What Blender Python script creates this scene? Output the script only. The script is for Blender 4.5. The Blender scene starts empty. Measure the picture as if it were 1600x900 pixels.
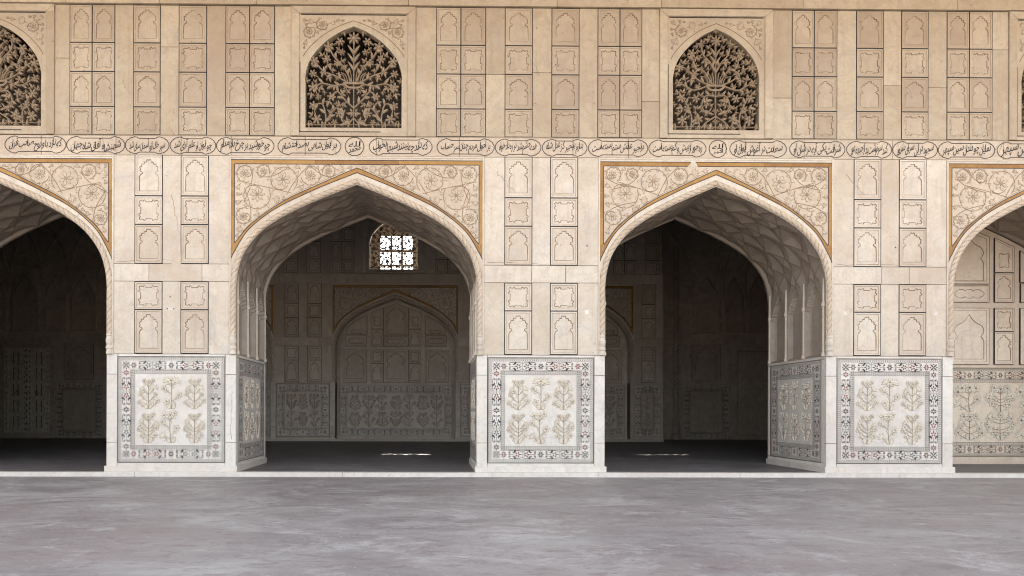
import bpy, math, random, unicodedata
import numpy as np
from mathutils import Vector, Matrix
from mathutils.geometry import tessellate_polygon

R = math.radians
scene = bpy.context.scene
C = scene.collection

# ------------------------------------------------------------------ camera
FPX, CAM_D, CAM_H = 1140.0, 11.4, 0.97          # focal length in photo pixels, distance to the facade, eye height
YAW, ROLL = 0.0103, 0.0024
PX0, PY0 = 678 + FPX * YAW, 641.0
cam_d = bpy.data.cameras.new('camera'); cam = bpy.data.objects.new('camera', cam_d); C.objects.link(cam)
cam_d.sensor_width = 36; cam_d.lens = 36 * FPX / 1600
cam_d.shift_x = (800 - PX0) / 1600; cam_d.shift_y = (PY0 - 450) / 1600
cam_d.clip_start = 0.05; cam_d.clip_end = 2000
CAM_R = Matrix.Rotation(-YAW, 4, 'Z') @ Matrix.Rotation(R(90), 4, 'X') @ Matrix.Rotation(ROLL, 4, 'Z')
cam.matrix_world = Matrix.Translation((0, -CAM_D, CAM_H)) @ CAM_R
scene.camera = cam

# ------------------------------------------------------------------ light
SUN_EL, SUN_AZ = 39.3, -4.5                     # the sun stands behind the building
w = bpy.data.worlds.new('World'); scene.world = w; w.use_nodes = True
nt = w.node_tree; nt.nodes.clear()
sky = nt.nodes.new('ShaderNodeTexSky'); sky.sky_type = 'NISHITA'; sky.sun_disc = False
sky.sun_elevation = R(SUN_EL); sky.sun_rotation = R(SUN_AZ); sky.dust_density = 2.0
bg = nt.nodes.new('ShaderNodeBackground'); bg.inputs[1].default_value = 0.15
wo = nt.nodes.new('ShaderNodeOutputWorld')
hs = nt.nodes.new('ShaderNodeHueSaturation'); hs.inputs['Saturation'].default_value = 0.22      # milky, hazy sky
nt.links.new(sky.outputs[0], hs.inputs['Color']); nt.links.new(hs.outputs[0], bg.inputs[0]); nt.links.new(bg.outputs[0], wo.inputs[0])
sd = bpy.data.lights.new('sun', 'SUN'); sun = bpy.data.objects.new('sun', sd); C.objects.link(sun)
sd.energy = 4.0; sd.angle = R(0.5); sd.color = (1.0, 0.93, 0.82)
sdir = Vector((math.sin(R(SUN_AZ)) * math.cos(R(SUN_EL)), math.cos(R(SUN_AZ)) * math.cos(R(SUN_EL)), math.sin(R(SUN_EL))))
sun.rotation_euler = sdir.to_track_quat('Z', 'Y').to_euler()
sun.location = (0, 40, 40)
scene.view_settings.view_transform = 'Standard'; scene.view_settings.look = 'None'
scene.view_settings.exposure = 2.0; scene.view_settings.gamma = 1.0
scene.render.engine = 'CYCLES'
scene.cycles.max_bounces = 10; scene.cycles.diffuse_bounces = 6
scene.cycles.sample_clamp_indirect = 8
scene.cycles.filter_width = 1.1

# ------------------------------------------------------------------ measuring: a photo pixel -> the point on a wall plane Y
R3 = CAM_R.to_3x3()
def spot(px, py, Y=0.0):
    d = R3 @ Vector(((px - PX0) / FPX, -(py - PY0) / FPX, -1.0))
    t = (Y + CAM_D) / d.y
    return Vector((d.x * t, Y, CAM_H + d.z * t))
def SX(px, py=450, Y=0.0): return spot(px, py, Y).x
def SZ(py, px=678, Y=0.0): return spot(px, py, Y).z

# ------------------------------------------------------------------ materials
MATS = {}
def nodes_of(name):
    m = bpy.data.materials.new(name); m.use_nodes = True
    n = m.node_tree; n.nodes.clear()
    out = n.nodes.new('ShaderNodeOutputMaterial'); b = n.nodes.new('ShaderNodeBsdfPrincipled')
    n.links.new(b.outputs[0], out.inputs[0])
    MATS[name] = m
    return m, n, b
def ramp(n, fac, stops):
    r = n.nodes.new('ShaderNodeValToRGB')
    while len(r.color_ramp.elements) < len(stops): r.color_ramp.elements.new(0.5)
    for e, (p, c) in zip(r.color_ramp.elements, stops):
        e.position = p; e.color = (*c, 1) if len(c) == 3 else c
    n.links.new(fac, r.inputs[0]); return r.outputs[0]
def mix(n, fac, a, b, mode='MIX'):
    m = n.nodes.new('ShaderNodeMix'); m.data_type = 'RGBA'; m.blend_type = mode
    for sock, v in ((m.inputs[0], fac), (m.inputs[6], a), (m.inputs[7], b)):
        if isinstance(v, (int, float)): sock.default_value = v
        elif isinstance(v, tuple): sock.default_value = (*v, 1)
        else: n.links.new(v, sock)
    return m.outputs[2]
def math_node(n, op, a, b=None):
    m = n.nodes.new('ShaderNodeMath'); m.operation = op
    for s, v in zip(m.inputs, (a, b)):
        if v is None: continue
        if isinstance(v, (int, float)): s.default_value = v
        else: n.links.new(v, s)
    return m.outputs[0]
def noise(n, vec, scale, detail=5, rough=0.55, dist=0.0):
    t = n.nodes.new('ShaderNodeTexNoise'); t.inputs['Scale'].default_value = scale
    t.inputs['Detail'].default_value = detail; t.inputs['Roughness'].default_value = rough
    t.inputs['Distortion'].default_value = dist
    n.links.new(vec, t.inputs['Vector']); return t.outputs[0]
def marble(name, base, dark, grey, vein, spread=0.5, vein_amt=0.3, rough=0.5, pits=0.6, bump=0.12, objrand=0.0):
    """weathered marble: cloudy patches, thin veins, pits; every slab (attribute tint) its own piece of stone"""
    m, n, b = nodes_of(name)
    geo = n.nodes.new('ShaderNodeNewGeometry'); at = n.nodes.new('ShaderNodeAttribute'); at.attribute_name = 'tint'
    oi = n.nodes.new('ShaderNodeObjectInfo')
    seed = math_node(n, 'ADD', math_node(n, 'MULTIPLY', at.outputs['Fac'], 37.0), math_node(n, 'MULTIPLY', oi.outputs['Random'], 23.0))
    cv = n.nodes.new('ShaderNodeCombineXYZ'); n.links.new(seed, cv.inputs[0]); n.links.new(seed, cv.inputs[1]); n.links.new(seed, cv.inputs[2])
    ad = n.nodes.new('ShaderNodeVectorMath'); ad.operation = 'ADD'
    n.links.new(geo.outputs['Position'], ad.inputs[0]); n.links.new(cv.outputs[0], ad.inputs[1])
    v = ad.outputs[0]
    slab = math_node(n, 'ADD', math_node(n, 'MULTIPLY', math_node(n, 'SUBTRACT', at.outputs['Fac'], 0.5), spread),
                     math_node(n, 'MULTIPLY', math_node(n, 'SUBTRACT', oi.outputs['Random'], 0.5), objrand))
    big = noise(n, v, 1.3, 5, 0.6, 0.6)
    f1 = math_node(n, 'ADD', big, slab)
    col = ramp(n, f1, [(0.30, base), (0.52, tuple(0.6 * x + 0.4 * y for x, y in zip(base, dark))), (0.82, dark)])
    g = ramp(n, noise(n, v, 2.1, 3, 0.6, 1.2), [(0.52, (0, 0, 0)), (0.78, (0.75, 0.75, 0.75))])
    col = mix(n, g, col, grey)
    pat = noise(n, geo.outputs['Position'], 0.45, 6, 0.62, 0.8)
    col = mix(n, ramp(n, pat, [(0.48, (0, 0, 0)), (0.70, (0.62,) * 3)]), col, tuple(c * k for c, k in zip(dark, (0.92, 0.87, 0.90))))
    mpd = n.nodes.new('ShaderNodeMapping'); mpd.inputs['Scale'].default_value = (9.0, 9.0, 0.55); n.links.new(v, mpd.inputs[0])
    drip = noise(n, mpd.outputs[0], 1.0, 6, 0.68, 0.3)
    col = mix(n, ramp(n, drip, [(0.54, (0, 0, 0)), (0.72, (0.45,) * 3)]), col, tuple(c * 0.78 for c in dark))
    blot = noise(n, v, 6.5, 5, 0.7, 0.5)
    col = mix(n, ramp(n, blot, [(0.50, (0, 0, 0)), (0.70, (0.38,) * 3)]), col, tuple(c * 0.82 for c in dark))
    vn = noise(n, v, 1.7, 7, 0.62, 1.9)
    vv = math_node(n, 'ABSOLUTE', math_node(n, 'SUBTRACT', vn, 0.5))
    vm = ramp(n, vv, [(0.0, (vein_amt,) * 3), (0.02, (vein_amt * 0.35,) * 3), (0.07, (0, 0, 0))])
    col = mix(n, vm, col, vein)
    fine = noise(n, v, 28, 4, 0.7)
    col = mix(n, ramp(n, fine, [(0.35, (0.16,) * 3), (0.65, (0, 0, 0))]), col, tuple(c * 0.6 for c in dark))
    pit = noise(n, v, 17, 2, 0.5)
    pm = ramp(n, pit, [(0.72, (0, 0, 0)), (0.76, (pits,) * 3)])
    col = mix(n, pm, col, tuple(c * 0.35 for c in dark))
    n.links.new(col, b.inputs['Base Color'])
    b.inputs['Roughness'].default_value = rough; b.inputs['Specular IOR Level'].default_value = 0.35
    bp = n.nodes.new('ShaderNodeBump'); bp.inputs['Strength'].default_value = bump; bp.inputs['Distance'].default_value = 0.02
    n.links.new(math_node(n, 'ADD', fine, math_node(n, 'MULTIPLY', big, 2.0)), bp.inputs['Height']); n.links.new(bp.outputs[0], b.inputs['Normal'])
    return m
def plain(name, col, rough=0.6, var=0.25, scale=9.0, spec=0.3):
    m, n, b = nodes_of(name)
    geo = n.nodes.new('ShaderNodeNewGeometry')
    f = noise(n, geo.outputs['Position'], scale, 5, 0.65)
    c = ramp(n, f, [(0.3, tuple(x * (1 - var) for x in col)), (0.7, tuple(min(1, x * (1 + var)) for x in col))])
    n.links.new(c, b.inputs['Base Color']); b.inputs['Roughness'].default_value = rough
    b.inputs['Specular IOR Level'].default_value = spec
    return m

marble('cream_marble', (0.535, 0.45, 0.335), (0.40, 0.315, 0.22), (0.41, 0.36, 0.31), (0.31, 0.23, 0.16), spread=0.42, objrand=0.30)
marble('niche_marble', (0.515, 0.43, 0.32), (0.385, 0.30, 0.215), (0.39, 0.335, 0.29), (0.34, 0.25, 0.18), spread=0.30, objrand=0.58, pits=0.8)
marble('spandrel_marble', (0.64, 0.535, 0.425), (0.51, 0.41, 0.31), (0.52, 0.46, 0.40), (0.38, 0.30, 0.22), spread=0.3, objrand=0.2)
marble('shade_marble', (0.60, 0.535, 0.46), (0.44, 0.375, 0.305), (0.27, 0.25, 0.22), (0.13, 0.10, 0.08), spread=0.4, objrand=0.4)  # hall marble darkened a little to stand for the shade in the alcoves
marble('lit_cream', (0.80, 0.695, 0.565), (0.66, 0.54, 0.42), (0.66, 0.60, 0.53), (0.48, 0.38, 0.28), spread=0.3, objrand=0.5)  # cream raised in tone to carry the closed bay's extra light
marble('pale_marble', (0.70, 0.63, 0.535), (0.53, 0.435, 0.335), (0.56, 0.54, 0.52), (0.42, 0.36, 0.30), spread=0.42, objrand=0.40, pits=0.5)
marble('white_marble', (0.78, 0.745, 0.685), (0.67, 0.61, 0.535), (0.65, 0.64, 0.63), (0.42, 0.42, 0.42), spread=0.25, vein_amt=0.30, pits=0.3, rough=0.4)
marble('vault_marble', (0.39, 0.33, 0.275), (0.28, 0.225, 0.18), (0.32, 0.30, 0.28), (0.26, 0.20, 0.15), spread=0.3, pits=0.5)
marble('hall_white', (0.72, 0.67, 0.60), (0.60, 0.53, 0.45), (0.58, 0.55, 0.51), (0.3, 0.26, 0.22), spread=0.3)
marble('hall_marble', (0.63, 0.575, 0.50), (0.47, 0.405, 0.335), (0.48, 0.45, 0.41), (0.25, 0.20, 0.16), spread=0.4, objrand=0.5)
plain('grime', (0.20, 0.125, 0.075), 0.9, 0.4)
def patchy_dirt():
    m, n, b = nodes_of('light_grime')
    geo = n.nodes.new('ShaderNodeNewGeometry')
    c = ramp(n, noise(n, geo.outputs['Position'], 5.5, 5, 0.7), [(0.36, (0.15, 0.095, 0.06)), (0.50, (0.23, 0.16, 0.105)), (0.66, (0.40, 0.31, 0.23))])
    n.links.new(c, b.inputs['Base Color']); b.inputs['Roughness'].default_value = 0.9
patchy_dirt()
plain('rope_groove', (0.36, 0.275, 0.195), 0.9, 0.25)  # darker tone laid in the rope's grooves
plain('vine_line', (0.335, 0.245, 0.17), 0.9, 0.25)
plain('stain', (0.40, 0.30, 0.21), 0.9, 0.25)
plain('rib_brown', (0.24, 0.185, 0.14), 0.9, 0.3)  # brown line laid along the vault ridges
plain('joint', (0.22, 0.16, 0.11), 0.95, 0.4)
plain('black_inlay', (0.022, 0.020, 0.022), 0.45, 0.4)
plain('grey_inlay', (0.09, 0.085, 0.085), 0.5, 0.3)
plain('red_inlay', (0.17, 0.035, 0.035), 0.45, 0.5, 30)
plain('brown_inlay', (0.10, 0.045, 0.03), 0.45, 0.5, 30)
plain('green_inlay', (0.05, 0.08, 0.055), 0.45, 0.5, 30)
plain('relief_tan', (0.385, 0.30, 0.205), 0.7, 0.2)
plain('relief_pale', (0.71, 0.65, 0.555), 0.6, 0.12)
plain('relief_brown', (0.285, 0.205, 0.14), 0.8, 0.25)
plain('lattice_stone', (0.31, 0.235, 0.165), 0.75, 0.25, 14)
plain('door_wood', (0.58, 0.535, 0.45), 0.7, 0.3, 12)
plain('door_dark', (0.10, 0.085, 0.07), 0.8, 0.3, 12)
plain('iron', (0.03, 0.028, 0.026), 0.5, 0.3)
plain('shade_dark', (0.13, 0.11, 0.09), 0.9, 0.2, 2)  # dark tone put in to deepen the shade on ceiling and end walls
plain('plaster', (0.62, 0.53, 0.42), 0.9, 0.1, 2)
plain('mortar', (0.60, 0.52, 0.42), 0.9, 0.15, 20)
def yellow():
    m, n, b = nodes_of('yellow_inlay')
    geo = n.nodes.new('ShaderNodeNewGeometry'); at = n.nodes.new('ShaderNodeAttribute'); at.attribute_name = 'tint'
    f = math_node(n, 'ADD', noise(n, geo.outputs['Position'], 9, 5, 0.65), math_node(n, 'MULTIPLY', math_node(n, 'SUBTRACT', at.outputs['Fac'], 0.5), 0.5))
    c = ramp(n, f, [(0.25, (0.26, 0.115, 0.016)), (0.5, (0.345, 0.168, 0.026)), (0.78, (0.40, 0.215, 0.05))])
    n.links.new(c, b.inputs['Base Color']); b.inputs['Roughness'].default_value = 0.45
yellow()
def court_stone(name, k=1.0):
    """worn grey marble paving: long smeared streaks, dull red bands, scuffed pale patches, grit"""
    m, n, b = nodes_of(name)
    geo = n.nodes.new('ShaderNodeNewGeometry')
    def vec(sx, sy, rot):
        mp = n.nodes.new('ShaderNodeMapping'); mp.inputs['Scale'].default_value = (sx, sy, 1.0); mp.inputs['Rotation'].default_value = (0, 0, R(rot))
        n.links.new(geo.outputs['Position'], mp.inputs[0]); return mp.outputs[0]
    K = lambda *c: tuple(x * k for x in c)
    v = vec(0.75, 1.0, 6)
    a = noise(n, v, 0.8, 9, 0.70, 1.2)
    c = ramp(n, a, [(0.33, K(0.150, 0.138, 0.141)), (0.46, K(0.200, 0.190, 0.191)), (0.55, K(0.236, 0.228, 0.228)), (0.69, K(0.300, 0.298, 0.300))])
    red = ramp(n, noise(n, vec(0.5, 0.9, -8), 0.55, 5, 0.62, 0.8), [(0.46, (0, 0, 0)), (0.66, (0.75,) * 3)])
    c = mix(n, red, c, K(0.200, 0.176, 0.176))
    worn = ramp(n, noise(n, vec(0.8, 1.0, 20), 1.5, 12, 0.78, 0.7), [(0.54, (0, 0, 0)), (0.60, (0.46,) * 3), (0.69, (0.8,) * 3)])
    c = mix(n, worn, c, K(0.345, 0.345, 0.35))
    st = noise(n, vec(1.6, 3.2, 8), 2.4, 10, 0.80, 0.6)
    c = mix(n, ramp(n, st, [(0.37, (0.6,) * 3), (0.48, (0, 0, 0))]), c, K(0.125, 0.095, 0.102))
    st2 = noise(n, vec(1.3, 3.0, -24), 2.2, 10, 0.80, 0.6)
    c = mix(n, ramp(n, st2, [(0.58, (0, 0, 0)), (0.72, (0.7,) * 3)]), c, K(0.37, 0.365, 0.365))
    sp = noise(n, geo.outputs['Position'], 38, 3, 0.6)
    c = mix(n, ramp(n, sp, [(0.66, (0, 0, 0)), (0.72, (0.6,) * 3)]), c, K(0.42, 0.41, 0.40))
    c = mix(n, ramp(n, sp, [(0.28, (0.6,) * 3), (0.36, (0, 0, 0))]), c, K(0.09, 0.085, 0.09))
    n.links.new(c, b.inputs['Base Color'])
    b.inputs['Specular IOR Level'].default_value = 0.3
    rr = n.nodes.new('ShaderNodeMapRange'); rr.inputs[3].default_value = 0.42; rr.inputs[4].default_value = 0.68
    n.links.new(a, rr.inputs[0]); n.links.new(rr.outputs[0], b.inputs['Roughness'])
    bp = n.nodes.new('ShaderNodeBump'); bp.inputs['Strength'].default_value = 0.3; bp.inputs['Distance'].default_value = 0.01
    n.links.new(math_node(n, 'ADD', st, sp), bp.inputs['Height']); n.links.new(bp.outputs[0], b.inputs['Normal'])
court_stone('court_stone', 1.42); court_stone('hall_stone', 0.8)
plain('sunlit_paving', (0.56, 0.46, 0.36), 0.9, 0.15, 0.7)

# ------------------------------------------------------------------ mesh building (local frame: x right, z up, the viewer on the -y side)
class MB:
    def __init__(s): s.v, s.f, s.m, s.t, s.names = [], [], [], [], []
    def mi(s, mat):
        if mat not in s.names: s.names.append(mat)
        return s.names.index(mat)
    def face(s, pts, mat, tint=0.5):
        i = len(s.v); s.v.extend([tuple(p) for p in pts]); s.f.append(tuple(range(i, i + len(pts)))); s.m.append(s.mi(mat)); s.t.append(tint)
    def poly(s, pts2, y, mat, tint=0.5): s.face([(x, y, z) for x, z in pts2], mat, tint)
    def tess(s, loops, y, mat, tint=0.5, back=False):
        flat = [p for l in loops for p in l]
        tris = tessellate_polygon([[Vector((x, z, 0)) for x, z in l] for l in loops])
        i = len(s.v); s.v.extend([(x, y, z) for x, z in flat])
        for t in tris:
            a, b_, c = (flat[k] for k in t)
            cr = (b_[0] - a[0]) * (c[1] - a[1]) - (b_[1] - a[1]) * (c[0] - a[0])
            if abs(cr) < 1e-12: continue
            t = tuple(t) if (cr > 0) != back else tuple(reversed(t))
            s.f.append(tuple(i + k for k in t)); s.m.append(s.mi(mat)); s.t.append(tint)
    def wall(s, l0, y0, l1, y1, mat, tint=0.5):            # ribbon between two loops with the same number of points
        n = len(l0)
        for k in range(n):
            a, b_ = l0[k], l0[(k + 1) % n]; c, d = l1[(k + 1) % n], l1[k]
            s.face([(a[0], y0, a[1]), (b_[0], y0, b_[1]), (c[0], y1, c[1]), (d[0], y1, d[1])], mat, tint)
    def box(s, x0, x1, y0, y1, z0, z1, mat, tint=0.5, bev=0.0):
        if bev:
            b = bev
            o = [(x0, z0), (x1, z0), (x1, z1), (x0, z1)]; i_ = [(x0 + b, z0 + b), (x1 - b, z0 + b), (x1 - b, z1 - b), (x0 + b, z1 - b)]
            s.poly(i_, y0, mat, tint); s.wall(o, y0 + b, i_, y0, mat, tint); s.wall(o, y1, o, y0 + b, mat, tint); return
        P = [(x0, y0, z0), (x1, y0, z0), (x1, y1, z0), (x0, y1, z0), (x0, y0, z1), (x1, y0, z1), (x1, y1, z1), (x0, y1, z1)]
        for q in ((0, 1, 5, 4), (1, 2, 6, 5), (2, 3, 7, 6), (3, 0, 4, 7), (4, 5, 6, 7), (3, 2, 1, 0)): s.face([P[k] for k in q], mat, tint)
    def strip(s, pts, wd, y, mat, closed=False, tint=0.5, rid=0.0, thick=0.0):
        """flat inlaid line of width wd along 2-d points; rid raises a ridge, thick gives it sides"""
        n = len(pts); L, Rr = [], []
        for k in range(n):
            a = pts[k - 1] if (k or closed) else pts[k]; c = pts[(k + 1) % n] if (k < n - 1 or closed) else pts[k]
            dx, dz = c[0] - a[0], c[1] - a[1]; l = math.hypot(dx, dz) or 1
            ww = wd(k / (n - 1)) if callable(wd) else wd
            nx, nz = -dz / l * ww / 2, dx / l * ww / 2
            L.append((pts[k][0] + nx, pts[k][1] + nz)); Rr.append((pts[k][0] - nx, pts[k][1] - nz))
        for k in range(n if closed else n - 1):
            j = (k + 1) % n
            if rid:
                m0, m1 = pts[k], pts[j]
                s.face([(Rr[k][0], y, Rr[k][1]), (Rr[j][0], y, Rr[j][1]), (m1[0], y - rid, m1[1]), (m0[0], y - rid, m0[1])], mat, tint)
                s.face([(m0[0], y - rid, m0[1]), (m1[0], y - rid, m1[1]), (L[j][0], y, L[j][1]), (L[k][0], y, L[k][1])], mat, tint)
            else:
                s.face([(Rr[k][0], y, Rr[k][1]), (Rr[j][0], y, Rr[j][1]), (L[j][0], y, L[j][1]), (L[k][0], y, L[k][1])], mat, tint)
            if thick:
                for S in (L, Rr): s.face([(S[k][0], y, S[k][1]), (S[j][0], y, S[j][1]), (S[j][0], y + thick, S[j][1]), (S[k][0], y + thick, S[k][1])], mat, tint)
                s.face([(Rr[k][0], y + thick, Rr[k][1]), (L[k][0], y + thick, L[k][1]), (L[j][0], y + thick, L[j][1]), (Rr[j][0], y + thick, Rr[j][1])], mat, tint)
    def leaf(s, p, q, wd, h, y, mat, bend=0.0, thick=0.0, rim=None, rimw=0.004, blunt=0.0):
        """a raised leaf or petal from p to q with a middle ridge"""
        dx, dz = q[0] - p[0], q[1] - p[1]; l = math.hypot(dx, dz) or 1e-6; ux, uz = dx / l, dz / l; vx, vz = -uz, ux
        prof = [(0, 0.12), (0.22, 0.72), (0.48, 1.0), (0.75, 0.72 + blunt * 0.3), (1, 0.02 + blunt * 0.4)]
        mid, A, B, A2, B2 = [], [], [], [], []
        for t, k in prof:
            o = bend * l * 4 * t * (1 - t) * 0.5
            cx, cz = p[0] + ux * l * t + vx * o, p[1] + uz * l * t + vz * o
            mid.append((cx, cz)); hw = wd * k / 2
            A.append((cx + vx * hw, cz + vz * hw)); B.append((cx - vx * hw, cz - vz * hw))
            e = hw + rimw; tt = (-rimw if t == 0 else rimw if t == 1 else 0)
            A2.append((cx + vx * e + ux * tt, cz + vz * e + uz * tt)); B2.append((cx - vx * e + ux * tt, cz - vz * e + uz * tt))
        if rim:
            s.tess([A2[::-1] + B2], y, rim)
            y -= 0.0015
        for k in range(4):
            hk = lambda i: h * (0.35 + 0.65 * math.sin(math.pi * min(0.95, prof[i][0] * 0.9 + 0.1)))
            m0, m1 = (mid[k][0], y - hk(k), mid[k][1]), (mid[k + 1][0], y - hk(k + 1), mid[k + 1][1])
            s.face([(B[k][0], y, B[k][1]), (B[k + 1][0], y, B[k + 1][1]), m1, m0], mat)
            s.face([m0, m1, (A[k + 1][0], y, A[k + 1][1]), (A[k][0], y, A[k][1])], mat)
            if thick:
                for S in (A, B): s.face([(S[k][0], y, S[k][1]), (S[k + 1][0], y, S[k + 1][1]), (S[k + 1][0], y + thick, S[k + 1][1]), (S[k][0], y + thick, S[k][1])], mat)
                s.face([(B[k][0], y + thick, B[k][1]), (A[k][0], y + thick, A[k][1]), (A[k + 1][0], y + thick, A[k + 1][1]), (B[k + 1][0], y + thick, B[k + 1][1])], mat)
    def dot(s, x, z, r, y, mat, h=0.0, n=8):
        P = [(x + r * math.cos(2 * math.pi * k / n), z + r * math.sin(2 * math.pi * k / n)) for k in range(n)]
        if not h: s.poly(P, y, mat); return
        for k in range(n):
            a, b_ = P[k], P[(k + 1) % n]; s.face([(a[0], y, a[1]), (b_[0], y, b_[1]), (x, y - h, z)], mat)
    def flower(s, x, z, r, np_, h, y, mat, rot=0.0, thick=0.0, rim=None, rimw=0.004, core=None, wd=0.62):
        for k in range(np_):
            a = rot + 2 * math.pi * k / np_
            s.leaf((x + 0.16 * r * math.cos(a), z + 0.16 * r * math.sin(a)), (x + r * math.cos(a), z + r * math.sin(a)), r * wd * 5 / np_ * 1.15, h, y, mat, 0, thick, rim, rimw, 0.3)
        s.dot(x, z, r * 0.24, y - h * 0.5 - 0.002, core or mat, h * 0.8)
        if thick: s.strip([(x + r * 0.2 * math.cos(t), z + r * 0.2 * math.sin(t)) for t in np.linspace(0, 2 * math.pi, 9)[:-1]], r * 0.3, y, mat, True, thick=thick)
    def mesh(s, name, smooth=False):
        me = bpy.data.meshes.new(name); me.from_pydata(s.v, [], s.f)
        for nm in s.names: me.materials.append(MATS[nm])
        me.polygons.foreach_set('material_index', s.m)
        if smooth: me.polygons.foreach_set('use_smooth', [True] * len(s.f))
        a = me.attributes.new('tint', 'FLOAT', 'FACE'); a.data.foreach_set('value', s.t)
        me.update(); return me

def part(name, me, parent=None, loc=(0, 0, 0), rz=0.0, sx=1.0):
    if isinstance(me, MB): me = me.mesh(name)
    o = bpy.data.objects.new(name, me); C.objects.link(o)
    o.location = loc; o.rotation_euler = (0, 0, rz); o.scale = (sx, 1, 1)
    if parent: o.parent = parent
    return o
def tag(o, label, cat, group=None):
    o['label'] = label; o['category'] = cat
    if group: o['group'] = group
    return o
def thing(name, label, cat, loc=(0, 0, 0), group=None):
    o = bpy.data.objects.new(name, None); C.objects.link(o); o.location = loc; o.empty_display_size = 0.3
    return tag(o, label, cat, group)
def struct(name, b):
    o = part(name, b); o['kind'] = 'structure'; return o
def catmull(pts, n=8):
    P = [np.array(p, float) for p in pts]; P = [2 * P[0] - P[1]] + P + [2 * P[-1] - P[-2]]; out = []
    for i in range(1, len(P) - 2):
        for k in range(n):
            t = k / n; a, b, c, d = P[i - 1:i + 3]
            out.append(tuple(0.5 * (2 * b + (c - a) * t + (2 * a - 5 * b + 4 * c - d) * t * t + (3 * b - a - 3 * c + d) * t ** 3)))
    out.append(tuple(P[-2])); return out

# ------------------------------------------------------------------ carved niche panels
def lobes(P, n, bulge):
    """n outward-bulging arcs along the polyline P (left side of travel is inside)"""
    P = [np.array(p) for p in P]; L = [0]
    for a, b in zip(P, P[1:]): L.append(L[-1] + np.linalg.norm(b - a))
    def at(d):
        for k in range(len(P) - 1):
            if d <= L[k + 1] + 1e-9: return P[k] + (P[k + 1] - P[k]) * ((d - L[k]) / max(1e-9, L[k + 1] - L[k]))
        return P[-1]
    out = []
    for i in range(n):
        a, b = at(L[-1] * i / n), at(L[-1] * (i + 1) / n); d = b - a; nrm = np.array([d[1], -d[0]])
        for k in range(5):
            t = k / 5; out.append(tuple(a + d * t + nrm * bulge * 4 * t * (1 - t)))
    out.append(tuple(P[-1])); return out
def fig_arch(w, h):
    hw = w / 2
    right = [(hw, 0), (hw, 0.44 * h), (0.96 * hw, 0.50 * h), (0.84 * hw, 0.55 * h), (0.68 * hw, 0.575 * h), (0.74 * hw, 0.61 * h)]
    base = catmull([(0.74 * hw, 0.61 * h), (0.90 * hw, 0.71 * h), (0.74 * hw, 0.82 * h), (0.36 * hw, 0.90 * h), (0, 1.01 * h)], 6)
    r = right[:-1] + lobes(base, 5, 0.42)
    return r[:-1] + [(0, h)] + [(-x, z) for x, z in r[:-1][::-1]]
def fig_square(w, h):
    def side(l):   # from -l/2 to l/2 along x, outward = +
        e = min(w, h) * 0.050; q = l / 2
        pr = [(-q * 1.02, -1.0 * e), (-q * 0.98, -0.1 * e), (-q * 0.88, 0.35 * e), (-q * 0.76, 0.2 * e)]
        pr += [(-q * 0.62, -0.6 * e), (-q * 0.56, 0.6 * e), (-q * 0.44, 1.0 * e), (-q * 0.34, 0.4 * e), (-q * 0.30, -1.1 * e)]
        return pr + [(-x, z) for x, z in pr[::-1]]
    t = [(x, h / 2 + z) for x, z in side(w)]; r = [(w / 2 + z, -x) for x, z in side(h)]
    bt = [(-x, -h / 2 - z) for x, z in side(w)]; l = [(-w / 2 - z, x) for x, z in side(h)]
    return [(x, z + h / 2) for x, z in (t[1:-1] + r[1:-1] + bt[1:-1] + l[1:-1])][::-1]
def fig_onion(w, h):
    hw = w / 2
    r = [(hw, 0), (hw, 0.40 * h), (0.92 * hw, 0.46 * h), (0.80 * hw, 0.50 * h)] + catmull([(0.80 * hw, 0.50 * h), (1.0 * hw, 0.62 * h), (0.86 * hw, 0.74 * h), (0.45 * hw, 0.82 * h), (0.22 * hw, 0.89 * h), (0.16 * hw, 0.92 * h), (0.10 * hw, 0.95 * h), (0, h)], 5)[1:]
    return r[:-1] + [(0, h)] + [(-x, z) for x, z in r[:-1][::-1]]
def fig_cartouche(w, h):
    P = [(-w * 0.5, h / 2), (-w * 0.36, h * 0.06), (-w * 0.2, 0.0), (-w * 0.14, h * 0.2), (0, 0), (w * 0.14, h * 0.2), (w * 0.2, 0), (w * 0.36, h * 0.06), (w * 0.5, h / 2)]
    lo = lobes(P, 8, 0.16); return lo[:-1] + [(-x, h - z) for x, z in lo[:-1]]
def shrink(loop, d):
    n = len(loop); out = []
    for k in range(n):
        a, b, c = loop[k - 1], loop[k], loop[(k + 1) % n]
        n1 = (-(b[1] - a[1]), b[0] - a[0]); n2 = (-(c[1] - b[1]), c[0] - b[0])
        l1 = math.hypot(*n1) or 1; l2 = math.hypot(*n2) or 1
        nx, nz = n1[0] / l1 + n2[0] / l2, n1[1] / l1 + n2[1] / l2; l = math.hypot(nx, nz)
        if l < 0.5: l = 0.5
        out.append((b[0] + nx / l * d, b[1] + nz / l * d))
    return out
def rect(x0, x1, z0, z1): return [(x0, z0), (x1, z0), (x1, z1), (x0, z1)]
PANELS = {}
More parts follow.
